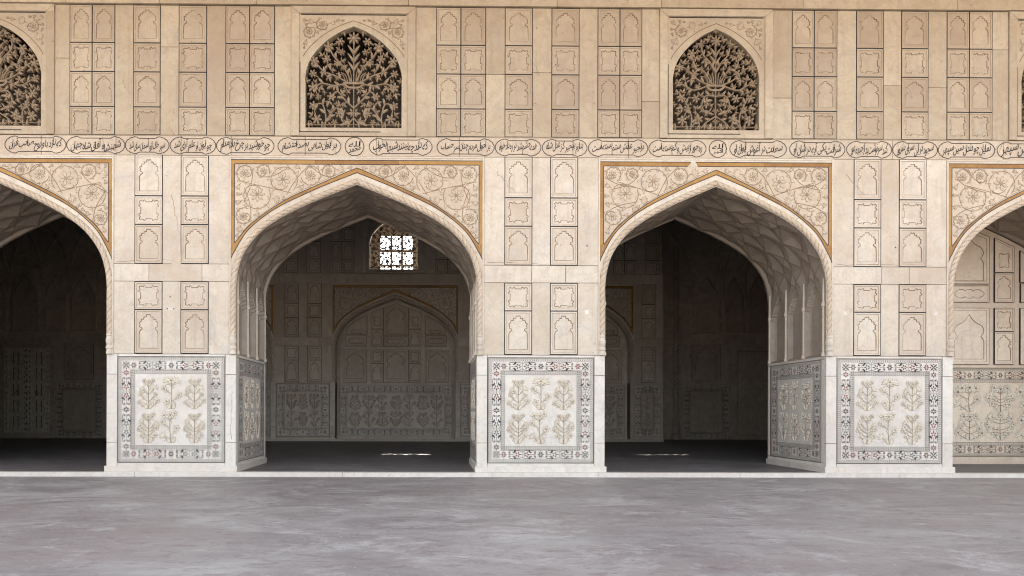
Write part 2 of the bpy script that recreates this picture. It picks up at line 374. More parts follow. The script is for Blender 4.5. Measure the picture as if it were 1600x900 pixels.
def panel_mesh(w, h, kind='arch', mat='cream_marble', line=True, outline=None, inner=None):
    key = (round(w, 3), round(h, 3), kind, mat, line)
    if outline is None and key in PANELS: return PANELS[key]
    b = MB(); lw = 0.0098 if line else 0.0
    O = outline or rect(-w / 2, w / 2, 0, h)
    I0 = shrink(O, lw)
    if line: b.wall(O, -0.003, I0, -0.003, 'black_inlay'); b.wall(O, 0.03, O, -0.003, 'black_inlay')
    mg = min(w, h) * 0.07
    I1 = shrink(I0, mg); I2 = shrink(I1, 0.008)
    b.wall(I0, -0.002, I1, -0.002, mat); b.wall(I1, -0.002, I2, 0.006, 'stain')
    if kind == 'plain': b.tess([I2], 0.006, mat)
    else:
        iw, ih = w - 2 * (lw + mg + 0.006), h - 2 * (lw + mg + 0.006); z0 = lw + mg + 0.006
        if kind == 'arch': F = [(x, z + z0 + ih * 0.05) for x, z in fig_arch(iw * 0.90, ih * 0.90)]
        elif kind == 'square': F = [(x, z + z0 + ih * 0.065) for x, z in fig_square(iw * 0.87, ih * 0.87)]
        elif kind == 'onion': F = [(x, z + z0 + ih * 0.03) for x, z in fig_onion(iw * 0.93, ih * 0.92)]
        elif kind == 'cartouche': F = [(x, z + z0 + ih * 0.14) for x, z in fig_cartouche(iw * 0.86, ih * 0.72)]
        if inner: F = inner
        F2 = shrink(F, 0.012)
        b.tess([I2, F], 0.006, mat, 0.62)
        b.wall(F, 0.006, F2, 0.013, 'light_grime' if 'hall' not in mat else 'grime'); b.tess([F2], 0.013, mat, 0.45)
    me = b.mesh('niche_panel')
    if outline is None: PANELS[key] = me
    return me

# ------------------------------------------------------------------ inlaid border and carved plants of the dado panels
def inlay_border(w, h, y=-0.003, bands=(0.055, 0.15, 0.06), bottomtop=False):
    b = MB(); b0, b1, b2 = bands; T = b0 + b1 + b2
    def lines(inset, wd, mat):
        r_ = rect(-w / 2 + inset, w / 2 - inset, inset, h - inset)
        if bottomtop:
            for z in (inset, h - inset): b.box(-w / 2, w / 2, y, y + 0.002, z - wd / 2, z + wd / 2, mat)
        else: b.wall(r_, y, shrink(r_, wd), y, mat)
    for i0 in (0.002, b0 * 0.42, b0 - 0.007): lines(i0, 0.0055, 'grey_inlay')
    for i0 in (b0 + b1, b0 + b1 + b2 * 0.45, T - 0.006): lines(i0, 0.0055, 'grey_inlay')
    sides = [((-w / 2, 0), (1, 0), w, 1), ((w / 2, h), (-1, 0), w, 1)]
    if not bottomtop: sides += [((w / 2, 0), (0, 1), h, 1), ((-w / 2, h), (0, -1), h, 1)]
    for (ox, oz), (ux, uz), L, _ in sides:
        vx, vz = -uz, ux
        P = lambda s, t: (ox + ux * s + vx * t, oz + uz * s + vz * t)
        def dots(t, s0, s1, step=0.034):
            n = int((s1 - s0) / step)
            for k in range(n):
                s = s0 + (k + 0.5) * (s1 - s0) / n
                b.poly([P(s - 0.009, t), P(s, t - 0.0065), P(s + 0.009, t), P(s, t + 0.0065)], y, 'black_inlay')
        e0 = 0 if bottomtop else 1
        dots(b0 * 0.22, 0.01, L - 0.01); dots(b0 * 0.68, 0.02, L - 0.02); dots(b0 + b1 + b2 * 0.22, e0 * (b0 + b1), L - e0 * (b0 + b1)); dots(b0 + b1 + b2 * 0.72, e0 * (b0 + b1), L - e0 * (b0 + b1))
        tc = b0 + b1 / 2; a0 = 0 if bottomtop else T - 0.02; Lm = L - 2 * a0; n = max(2, 2 * round(Lm / 0.55)); st = Lm / n
        def arc(cs, ct, r, a_0, a_1, wd, mat):
            b.strip([P(cs + r * math.cos(a_0 + (a_1 - a_0) * k / 7), ct + r * math.sin(a_0 + (a_1 - a_0) * k / 7)) for k in range(8)], wd, y, mat)
        def star(s, t, r, k_, mat):
            for q in range(k_):
                a = 2 * math.pi * q / k_; ca, sa = math.cos(a), math.sin(a)
                b.poly([P(s + r * 0.15 * ca, t + r * 0.15 * sa), P(s + r * 0.6 * ca + r * 0.26 * sa, t + r * 0.6 * sa - r * 0.26 * ca), P(s + r * ca, t + r * sa), P(s + r * 0.6 * ca - r * 0.26 * sa, t + r * 0.6 * sa + r * 0.26 * ca)], y, mat)
        for k in range(n + 1):
            s = a0 + k * st; mt = ('red_inlay', 'brown_inlay', 'black_inlay', 'red_inlay', 'green_inlay')[(k * 7 + int(L * 10) + int(abs(ox) * 3)) % 5]
            if k % 2 == 0:
                star(s, tc, 0.050, 6, mt)
                b.strip([P(s, tc - b1 * 0.46), P(s, tc - 0.04)], 0.006, y, 'grey_inlay'); b.strip([P(s, tc + 0.04), P(s, tc + b1 * 0.46)], 0.006, y, 'grey_inlay')
            else:
                for sg in (-1, 1):
                    star(s + sg * 0.068, tc, 0.050, 5, mt)
                    b.strip([P(s + sg * 0.02, tc), P(s + sg * 0.035, tc)], 0.008, y, 'black_inlay')
                    for q in (-1, 1):
                        arc(s + sg * 0.066, tc, 0.066, (math.pi / 2) * q - sg * q * 1.2, (math.pi / 2) * q + sg * q * 0.9, 0.008, 'grey_inlay')
                b.strip([P(s, tc - b1 * 0.45), P(s, tc - 0.022)], 0.006, y, 'black_inlay'); b.strip([P(s, tc + 0.022), P(s, tc + b1 * 0.45)], 0.006, y, 'black_inlay')
                star(s, tc, 0.018, 4, 'green_inlay')
            if k < n:
                sm = s + st / 2
                sg = 1 if k % 2 == 0 else -1
                for q in (-1, 1):
                    # slim bracket with a swelling hook at the star side, a bold comma at the flower side
                    hook = catmull([P(sm + sg * 0.010, tc + q * 0.060), P(sm - sg * 0.03, tc + q * 0.060), P(sm - sg * 0.062, tc + q * 0.048), P(sm - sg * 0.060, tc + q * 0.026), P(sm - sg * 0.040, tc + q * 0.026)], 4)
                    b.strip(hook, lambda t: 0.009 + 0.012 * max(0, t - 0.55) * 2.2, y, 'black_inlay')
                    com = catmull([P(sm + sg * 0.036, tc + q * 0.066), P(sm + sg * 0.030, tc + q * 0.046), P(sm + sg * 0.012, tc + q * 0.030), P(sm - sg * 0.008, tc + q * 0.034)], 4)
                    b.strip(com, lambda t: 0.028 * (1 - t) + 0.008, y - 0.0006, 'black_inlay')
                    b.dot(*P(sm + sg * 0.034, tc + q * 0.060), 0.014, y - 0.0012, 'black_inlay', 0, 7)
                b.strip([P(sm - sg * 0.075, tc), P(sm + sg * 0.02, tc)], 0.006, y, 'grey_inlay')
    if not bottomtop:
        for sx in (-1, 1):
            for cz in (tc, h - tc):
                cx = sx * (w / 2 - tc)
                for a in range(4):
                    t = math.pi / 4 + a * math.pi / 2
                    b.leaf((cx, cz), (cx + 0.075 * math.cos(t), cz + 0.075 * math.sin(t)), 0.022, 0.0, y, 'black_inlay')
                    b.dot(cx + 0.05 * math.cos(t + 0.785), cz + 0.05 * math.sin(t + 0.785), 0.012, y, 'black_inlay', 0, 6)
    return b
def plant(b, x0, z0, w, h, kind, rng, y, edge='relief_tan', fill='relief_pale', lw=0.009):
    def stem(p, q, bend, wd=lw):
        mx, mz = (p[0] + q[0]) / 2, (p[1] + q[1]) / 2; dx, dz = q[0] - p[0], q[1] - p[1]
        c = (mx - dz * bend, mz + dx * bend)
        pts = [((1 - t) ** 2 * p[0] + 2 * t * (1 - t) * c[0] + t * t * q[0], (1 - t) ** 2 * p[1] + 2 * t * (1 - t) * c[1] + t * t * q[1]) for t in np.linspace(0, 1, 8)]
        b.strip(pts, wd, y, edge, rid=0.006); return pts
    lf = lambda p, q, wd, bend=0.0: b.leaf(p, q, wd, 0.009, y, fill, bend, 0, edge, 0.0036)
    kd = kind % 5
    sway = rng.uniform(-0.05, 0.05) * w if kd in (1, 3) else 0
    top = (x0 + sway, z0 + h * (0.86, 0.82, 0.90, 0.84, 0.80)[kd]); main = stem((x0, z0), top, 0.07 if kd == 3 else rng.uniform(-0.03, 0.03), lw * 1.3)
    nb = (4, 4, 6, 4, 5)[kd]; fr = w * (0.165, 0.13, 0.105, 0.16, 0.125)[kd]
    b.flower(top[0], top[1] + fr * 0.5, fr, (5, 6, 8, 6, 7)[kd], 0.010, y - 0.001, fill, math.pi / 2, 0, edge, 0.0036, edge, 0.55)
    wide = ((0.62, 0.95, 0.90, 0.55), (0.95, 0.80, 0.65, 0.5), (0.60, 0.90, 1.0, 0.75), (0.95, 0.70, 0.90, 0.6), (0.75, 1.0, 0.80, 0.55))[kd]
    for k in range(nb):
        f = k / max(1, nb - 1); t = 0.10 + 0.66 * f; p = main[min(7, int(t * 8))]
        prof = np.interp(f * 3, range(4), wide)
        for sg in (-1, 1):
            if kd in (0, 3) and (k % 2 == 0) == (sg > 0) and k < nb - 1: continue
            reach = w * 0.46 * prof * rng.uniform(0.9, 1.06); up = h * rng.uniform(0.17, 0.27) * (1 - 0.25 * f)
            q = (p[0] + sg * max(fr, reach - fr * 0.5), min(p[1] + up, z0 + h * 0.94)); pts = stem(p, q, sg * rng.uniform(-0.20, -0.06))
            r2 = fr * rng.uniform(0.8, 1.05)
            if (k + kind) % 4 == 3:
                for a in (0.3, 1.0, 1.7, -0.3): lf(q, (q[0] + sg * r2 * 1.5 * math.cos(a), q[1] + r2 * 1.5 * math.sin(a)), r2 * 0.5)
            else: b.flower(q[0] + sg * r2 * 0.2, q[1] + r2 * 0.35, r2, 5 + (k + kind) % 3, 0.010, y - 0.001, fill, rng.uniform(0, 1), 0, edge, 0.0036, edge, 0.55)
            for i_, dx, dz in ((3, 0.03, 0.085), (4, 0.10, -0.035), (6, -0.03, 0.07)):
                m = pts[i_]; lf(m, (m[0] + sg * w * dx * rng.uniform(0.8, 1.3), m[1] + h * dz * rng.uniform(0.7, 1.1)), w * 0.065, 0.12 * sg)
    for k in range(1, 6, 2):
        m = main[k]; sg = 1 if k % 4 == 1 else -1; lf(m, (m[0] + sg * w * 0.10, m[1] + h * 0.10), w * 0.07, sg * 0.1)
    for k in range(3):
        for sg in (-1, 1):
            a = (0.55, 0.95, 1.25)[k]; l = h * (0.17, 0.26, 0.24)[k] * rng.uniform(0.85, 1.1)
            lf((x0 + sg * w * 0.015, z0), (x0 + sg * min(w * 0.42, l * math.cos(a)), z0 + l * math.sin(a)), w * 0.065, sg * -0.22)
def flower_relief(w, h, cols, rows, seed, edge='relief_tan', fill='relief_pale', y=-0.003, inset=0.29):
    b = MB(); rng = random.Random(seed); iw, ih = w - 2 * inset, h - 2 * inset
    cw, ch = iw / cols, ih / rows
    for r_ in range(rows):
        for c_ in range(cols):
            k = (r_ * 2 + (abs(c_ - (cols - 1) / 2) > 0.6) * 1 + seed * 3) % 5 if cols == 3 else (r_ * 2 + c_ + seed) % 5
            plant(b, -iw / 2 + cw * (c_ + 0.5), inset + ch * r_ + ch * 0.03, cw * 0.97, ch * 0.90, k, random.Random(seed * 31 + r_ * 7 + min(c_, cols - 1 - c_)), y, edge, fill)
    return b
DADO = {}
def dado_panel(parent, w, h, cols, rows, loc, rz=0.0, seed=1, mat='white_marble', edge='relief_tan', fill='relief_pale', bt=False):
    key = (round(w, 3), round(h, 3), cols, rows, seed, mat, edge, bt)
    if key not in DADO:
        b = MB(); T = 0.265
        if bt: b.box(-w / 2, w / 2, 0.0, 0.05, 0, h, mat)
        else:
            O = rect(-w / 2, w / 2, 0, h); I = shrink(O, T); I2 = shrink(I, 0.006)
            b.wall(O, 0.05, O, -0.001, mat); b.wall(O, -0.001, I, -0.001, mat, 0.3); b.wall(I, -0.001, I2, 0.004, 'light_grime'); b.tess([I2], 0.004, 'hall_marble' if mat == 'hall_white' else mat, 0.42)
        DADO[key] = (b.mesh('dado_panel'), inlay_border(w, h, bottomtop=bt).mesh('inlay_border'),
                     flower_relief(w, h, cols, rows, seed, edge, fill, 0.002 if not bt else -0.002).mesh('flower_relief'))
    a, bb, c = DADO[key]
    p = part('dado_panel', a, parent, loc, rz); part('inlay_border', bb, p); part('flower_relief', c, p)
    return p

# ------------------------------------------------------------------ slabs: a wall face made of separate stones with hairline joints
def slab(b, x0, x1, z0, z1, mat, rng, y=0.0, gap=0.003, th=0.06, t=None):
    t = rng.random() if t is None else t
    b.box(x0 + gap, x1 - gap, y, y + th, z0 + gap, z1 - gap, mat, t, 0.003)
def crack(b, x, z, dx, dz, rng, y=-0.0015, wd=0.007, n=9, mat='light_grime'):
    pts = [(x + dx * k / n + rng.uniform(-1, 1) * 0.018, z + dz * k / n + rng.uniform(-1, 1) * 0.018) for k in range(n + 1)]
    b.strip(pts, lambda t: wd * (1 - 0.6 * t), y, mat)

# ------------------------------------------------------------------ heights shared by the whole facade (metres, read off the photo once)
PXC = 678
Z = {k: SZ(v) for k, v in dict(dado_top=554.5, plinth=728, dado0=723, dado1=559, low0=553.5, low1=485.3, low2=441.7, band0=441.2, band1=414, up0=413.7, up1=352.8, up2=308.3, up3=244.5,
     frieze0=245.0, frieze1=214.6, sec0=213.5, sec1=170, sec2=115.6, sec3=70.5, sec4=11.5, beam=9.5, spring=461.5, yel_top=251.2).items()}
HALL_Y = CAM_D                       # the rear wall stands twice as far from the eye as the arcade
DEPTH = 2.0                          # thickness of the arcade
PIERS = [SX(-277, 640), SX(267.5, 640), SX(845, 640), SX(1390, 640), SX(1929, 640)]
HALF_DADO = 1.005

def pier(cx, y0, label, group, rear=False, seed=1, mat_up='pale_marble', extras=None, only=0):
    if only: return half_pier(cx, y0, label, group, seed, only)
    rng = random.Random(seed)
    root = thing('pier', label, 'pier', (cx, y0, 0), group)
    D = 0.5 if rear else DEPTH
    up_hw = 0.895
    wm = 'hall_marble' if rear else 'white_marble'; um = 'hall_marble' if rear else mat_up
    b = MB()
    b.box(-HALF_DADO + 0.01, HALF_DADO - 0.01, 0.055, D - 0.005, 0, Z['dado_top'], 'joint')
    b.box(-up_hw, up_hw, 0.055, D - 0.005, Z['dado_top'], Z['frieze0'], 'joint')
    hw = 0.825 + 0.012
    # dado stones: two narrow uprights of three stones each, a cap course and a base course
    for sg in (-1, 1):
        xs = sorted((sg * hw, sg * HALF_DADO)); zz = [Z['plinth'] - 0.12, 0.46, 1.52, Z['dado_top']]
        for a, c in zip(zz, zz[1:]): slab(b, xs[0], xs[1], a, c, wm, rng)
    slab(b, -hw, hw, Z['dado1'] + 0.006, Z['dado_top'], wm, rng); slab(b, -hw, hw, 0.0, Z['dado0'] - 0.006, wm, rng)
    # wall stones between the niche columns
    c = 0.358; nw = 0.215
    xs = [-up_hw, -c - nw, -c + nw, c - nw, c + nw, up_hw]
    for i in (0, 2, 4):
        slab(b, xs[i], xs[i + 1], Z['dado_top'], Z['band0'], um if i != 2 or rear else um, rng)
        slab(b, xs[i], xs[i + 1], Z['band1'], Z['frieze0'], um, rng)
    cuts = [-up_hw, rng.uniform(-0.4, -0.1), rng.uniform(0.2, 0.5), up_hw]
    for a, d in zip(cuts, cuts[1:]): slab(b, a, d, Z['band0'], Z['band1'], um, rng)
    if extras: extras(b)
    # inner faces of the pier (towards the openings), one stone course above and below the jamb panel
    if not rear:
        for sg in (-1, 1):
            X = sg * HALF_DADO
            for z0, z1, y_0, y_1 in ((0.0, Z['dado0'] - 0.004, 0.0, D), (Z['dado1'] + 0.004, Z['dado_top'], 0.0, D), (Z['dado0'], Z['dado1'], 0.0, 0.13), (Z['dado0'], Z['dado1'], D - 0.13, D)):
                x_in = X - sg * 0.06
                b.box(min(x_in, X), max(x_in, X), y_0 + 0.062, y_1 - 0.002, z0 + 0.002, z1 - 0.002, wm, rng.random())
    part('shaft', b, root)
    p = MB(); q = 0.022
    zt = SZ(728.5)
    cuts = [-HALF_DADO - q, rng.uniform(-0.3, 0.5), HALF_DADO + q]
    for a, d in zip(cuts, cuts[1:]): p.box(a + 0.001, d - 0.001, -q, D + q if not rear else 0.3, 0.0, zt, wm, rng.random())
    part('plinth', p, root)
    pw, ph = 1.65, Z['dado1'] - Z['dado0']
    fill = ('relief_pale', 'relief_tan') if not rear else ('relief_brown', 'relief_brown')
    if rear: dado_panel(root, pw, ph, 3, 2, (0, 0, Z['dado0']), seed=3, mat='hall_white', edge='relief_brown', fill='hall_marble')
    else: dado_panel(root, pw, ph, 3, 2, (0, 0, Z['dado0']), seed=1)
    for sx in (-c, c):
        for z0, z1, kd in ((Z['low0'], Z['low1'], 'arch'), (Z['low1'], Z['low2'], 'square'), (Z['up0'], Z['up1'], 'arch'), (Z['up1'], Z['up2'], 'square'), (Z['up2'], Z['up3'], 'arch')):
            part('niche_panel', panel_mesh(2 * nw - 0.004, z1 - z0 - 0.004, kd, um), root, (sx, 0, z0 + 0.002))
    if not rear:
        for sg in (-1, 1):
            dado_panel(root, DEPTH - 0.27, ph - 0.01, 3, 2, (sg * (HALF_DADO + 0.001), DEPTH / 2, Z['dado0'] + 0.005), R(90) if sg > 0 else R(-90), seed=2, edge='relief_brown')
    return root

def half_pier(cx, y0, label, group, seed, sg):
    """end pier of the rear wall: one column of niches, cut off at the corner (sg = side that exists)"""
    rng = random.Random(seed); root = thing('pier', label, 'pier', (cx, y0, 0), group); m = 'hall_marble'; b = MB(); c, nw = 0.44, 0.215
    X = lambda a, d: sorted((sg * a, sg * d))
    x = X(-0.02, HALF_DADO); b.box(x[0], x[1], 0.055, 0.5, 0, Z['dado_top'], 'joint'); x = X(-0.02, 0.895); b.box(x[0], x[1], 0.055, 0.5, Z['dado_top'], Z['frieze0'], 'joint')
    for a, d in ((-0.02, 0.05), (0.90, HALF_DADO)): x = X(a, d); slab(b, x[0], x[1], Z['plinth'] - 0.12, Z['dado_top'], m, rng)
    for a, d in ((-0.02, c - nw), (c + nw, 0.895)):
        x = X(a, d); slab(b, x[0], x[1], Z['dado_top'], Z['band0'], m, rng); slab(b, x[0], x[1], Z['band1'], Z['frieze0'], m, rng)
    x = X(-0.02, 0.895); slab(b, x[0], x[1], Z['band0'], Z['band1'], m, rng); x = X(0.05, 0.90); slab(b, x[0], x[1], Z['dado1'], Z['dado_top'], m, rng); slab(b, x[0], x[1], 0.0, Z['dado0'], m, rng)
    part('shaft', b, root)
    dado_panel(root, 0.846, Z['dado1'] - Z['dado0'], 1, 2, (sg * 0.475, 0, Z['dado0']), seed=6, mat='hall_white', edge='relief_brown', fill='hall_marble')
    for z0, z1, kd in ((Z['low0'], Z['low1'], 'arch'), (Z['low1'], Z['low2'], 'square'), (Z['up0'], Z['up1'], 'arch'), (Z['up1'], Z['up2'], 'square'), (Z['up2'], Z['up3'], 'arch')):
        part('niche_panel', panel_mesh(2 * nw - 0.004, z1 - z0 - 0.004, kd, m), root, (sg * c, 0, z0 + 0.002))
    return root

# ------------------------------------------------------------------ pointed arches
INTR = [(0, 172.4), (48, 153.4), (83.5, 138), (119, 119.6), (150.5, 97), (174, 67.5), (184.5, 38.5), (187.5, 13), (187.5, 0)]
YIN = [(0, 191.0), (48, 172), (83.5, 156), (118.5, 139), (145.5, 121.4), (172, 97.4), (191.5, 65.4), (197.6, 52)]
YOUT = [(0, 198.4), (30, 185.6), (65.5, 169.6), (101, 153.4), (128, 137.6), (154.5, 118.5), (172, 103), (190, 80.5)]
def arch_half(pts, r, n=6): return [(x * r / 100, z / 100) for x, z in catmull(pts, n)]
def offset(pts, d):
    out = []
    for k, p in enumerate(pts):
        a = pts[max(0, k - 1)]; c = pts[min(len(pts) - 1, k + 1)]; dx, dz = c[0] - a[0], c[1] - a[1]; l = math.hypot(dx, dz) or 1
        out.append((p[0] - dz / l * d, p[1] + dx / l * d))
    return out
def full(h): return [(-x, z) for x, z in h[::-1]] + h[1:]      # left springing -> apex -> right springing
def resample(pts, step):
    P = np.array(pts); L = np.concatenate([[0], np.cumsum(np.linalg.norm(np.diff(P, axis=0), axis=1))]); n = max(2, int(L[-1] / step))
    s = np.linspace(0, L[-1], n + 1); return np.stack([np.interp(s, L, P[:, k]) for k in range(P.shape[1])], 1), s
def rope_mesh(path2, mat, y=-0.012, r=0.043, per=0.10):
    P, s = resample(path2, 0.0105); T = np.gradient(P, axis=0); T /= np.linalg.norm(T, axis=1)[:, None]; N = np.stack([-T[:, 1], T[:, 0]], 1)
    b = MB(); n = 14; rows = []
    for k in range(len(P)):
        row = []
        for j in range(n):
            th = 2 * math.pi * j / n; ph = abs(math.sin(1.5 * th - math.pi * s[k] / per)); rr = r * (0.80 + 0.26 * ph ** 0.6)
            row.append((P[k][0] + N[k][0] * rr * math.cos(th), y - rr * 0.85 * math.sin(th), P[k][1] + N[k][1] * rr * math.cos(th)))
        rows.append(row)
    gi = b.mi('rope_groove' if 'hall' not in mat else 'grime'); b.v = [p for row in rows for p in row]; mi = b.mi(mat)
    for k in range(len(rows) - 1):
        for j in range(n):
            a, c = k * n + j, k * n + (j + 1) % n; ph = abs(math.sin(1.5 * 2 * math.pi * (j + 0.5) / n - math.pi * (s[k] + 0.005) / per)); b.f.append((a, c, c + n, a + n)); b.m.append(mi if ph > 0.28 else gi); b.t.append(0.3)
    return b.mesh('rope_moulding', True)
def lathe(b, cx, cy, prof, mat, n=16):
    for (r0, z0), (r1, z1) in zip(prof, prof[1:]):
        for k in range(n):
            a, c = 2 * math.pi * k / n, 2 * math.pi * (k + 1) / n
            b.face([(cx + r0 * math.cos(a), cy + r0 * math.sin(a), z0), (cx + r0 * math.cos(c), cy + r0 * math.sin(c), z0), (cx + r1 * math.cos(c), cy + r1 * math.sin(c), z1), (cx + r1 * math.cos(a), cy + r1 * math.sin(a), z1)], mat)
def inside(p, poly):
    x, z = p; c = False; j = len(poly) - 1
    for i in range(len(poly)):
        if (poly[i][1] > z) != (poly[j][1] > z) and x < (poly[j][0] - poly[i][0]) * (z - poly[i][1]) / (poly[j][1] - poly[i][1]) + poly[i][0]: c = not c
        j = i
    return c
def vine_relief(poly, rng, rmax, y, line='relief_brown', fill='relief_pale', stop=0.034, lw=0.011, mx=60):
    """scrolling vines with a flower in every scroll, packed into an outline"""
    b = MB(); xs = [p[0] for p in poly]; zs = [p[1] for p in poly]; st = 0.02
    G = np.array([(x, z) for x in np.arange(min(xs), max(xs), st) for z in np.arange(min(zs), max(zs), st) if inside((x, z), poly)])
    B, _ = resample(list(poly) + [poly[0]], 0.02)
    D = np.min(np.linalg.norm(G[:, None, :] - B[None, :, :], axis=2), axis=1)
    cs = []
    for _ in range(mx):
        k = int(np.argmax(np.minimum(D, rmax) + np.array([0.0008 * ((i * 7919) % 13) for i in range(len(G))]))); d = min(D[k], rmax)
        if d < stop: break
        c = G[k]; cs.append((c[0], c[1], d * 0.97)); D = np.minimum(D, np.linalg.norm(G - c, axis=1) - d * 1.0); D[k] = -1
    for i, (x, z, r_) in enumerate(cs):
        rr = r_ * 0.94; sg = 1 if i % 2 else -1; a0 = rng.uniform(0, 6.28)
        if i:
            o = min(cs[:i], key=lambda q: math.hypot(q[0] - x, q[1] - z) - q[2]); a0 = math.atan2(o[1] - z, o[0] - x)
        if rr > 0.085:
            N = 30; pts = []
            for k in range(N):
                t = k / (N - 1); a = a0 + sg * t * 2 * math.pi * 0.98; q = rr * (1 - 0.10 * t if t < 0.70 else 0.93 - 1.55 * (t - 0.70)); pts.append((x + q * math.cos(a), z + q * math.sin(a)))
            b.strip(pts, lw, y, line, rid=0.006)
            b.flower(x + rr * rng.uniform(-0.1, 0.1), z + rr * rng.uniform(-0.1, 0.1), rr * 0.52, 7 + i % 3, 0.008, y - 0.001, fill, rng.uniform(0, 1), 0, line, 0.0055, line, 0.5)
            if i:
                o = min(cs[:i], key=lambda q: math.hypot(q[0] - x, q[1] - z) - q[2]); dx, dz = o[0] - x, o[1] - z; l = math.hypot(dx, dz); mx_, mz_ = (x + o[0]) / 2, (z + o[1]) / 2
                b.strip(catmull([(o[0] - dz / l * o[2] * sg, o[1] + dx / l * o[2] * sg), (mx_, mz_), (x + dz / l * rr * sg, z - dx / l * rr * sg)], 6), lw, y, line, rid=0.006)
            for k in (1, 5, 9, 13, 17, 21):
                a = math.atan2(pts[k][1] - z, pts[k][0] - x); e = rr * rng.uniform(0.26, 0.40); q = (pts[k][0] + e * math.cos(a + sg * 1.0), pts[k][1] + e * math.sin(a + sg * 1.0))
                if inside(q, poly): b.leaf(pts[k], q, e * 0.42, 0.006, y, fill, 0.15 * sg, 0, line, 0.0055)
            for k in (4, 7, 10, 13, 16, 19, 22):
                a = math.atan2(pts[k][1] - z, pts[k][0] - x); e = rr * rng.uniform(0.10, 0.18)
                b.leaf(pts[k], (pts[k][0] - e * 1.6 * math.cos(a + sg * 0.8), pts[k][1] - e * 1.6 * math.sin(a + sg * 0.8)), e * 0.7, 0.006, y, fill, 0.1, 0, line, 0.005)
        else:
            n = 3 if rr < 0.06 else 5
            for k in range(n):
                a = a0 + sg * (k - (n - 1) / 2) * 0.62 + math.pi
                b.leaf((x + rr * 0.5 * math.cos(a0), z + rr * 0.5 * math.sin(a0)), (x + rr * 0.95 * math.cos(a), z + rr * 0.95 * math.sin(a)), rr * 0.42, 0.006, y, fill, 0.1 * sg, 0, line, 0.0055)
            b.strip([(x + rr * 1.1 * math.cos(a0), z + rr * 1.1 * math.sin(a0)), (x + rr * 0.4 * math.cos(a0), z + rr * 0.4 * math.sin(a0))], lw, y, line, rid=0.005)
    return b
VINES = {}
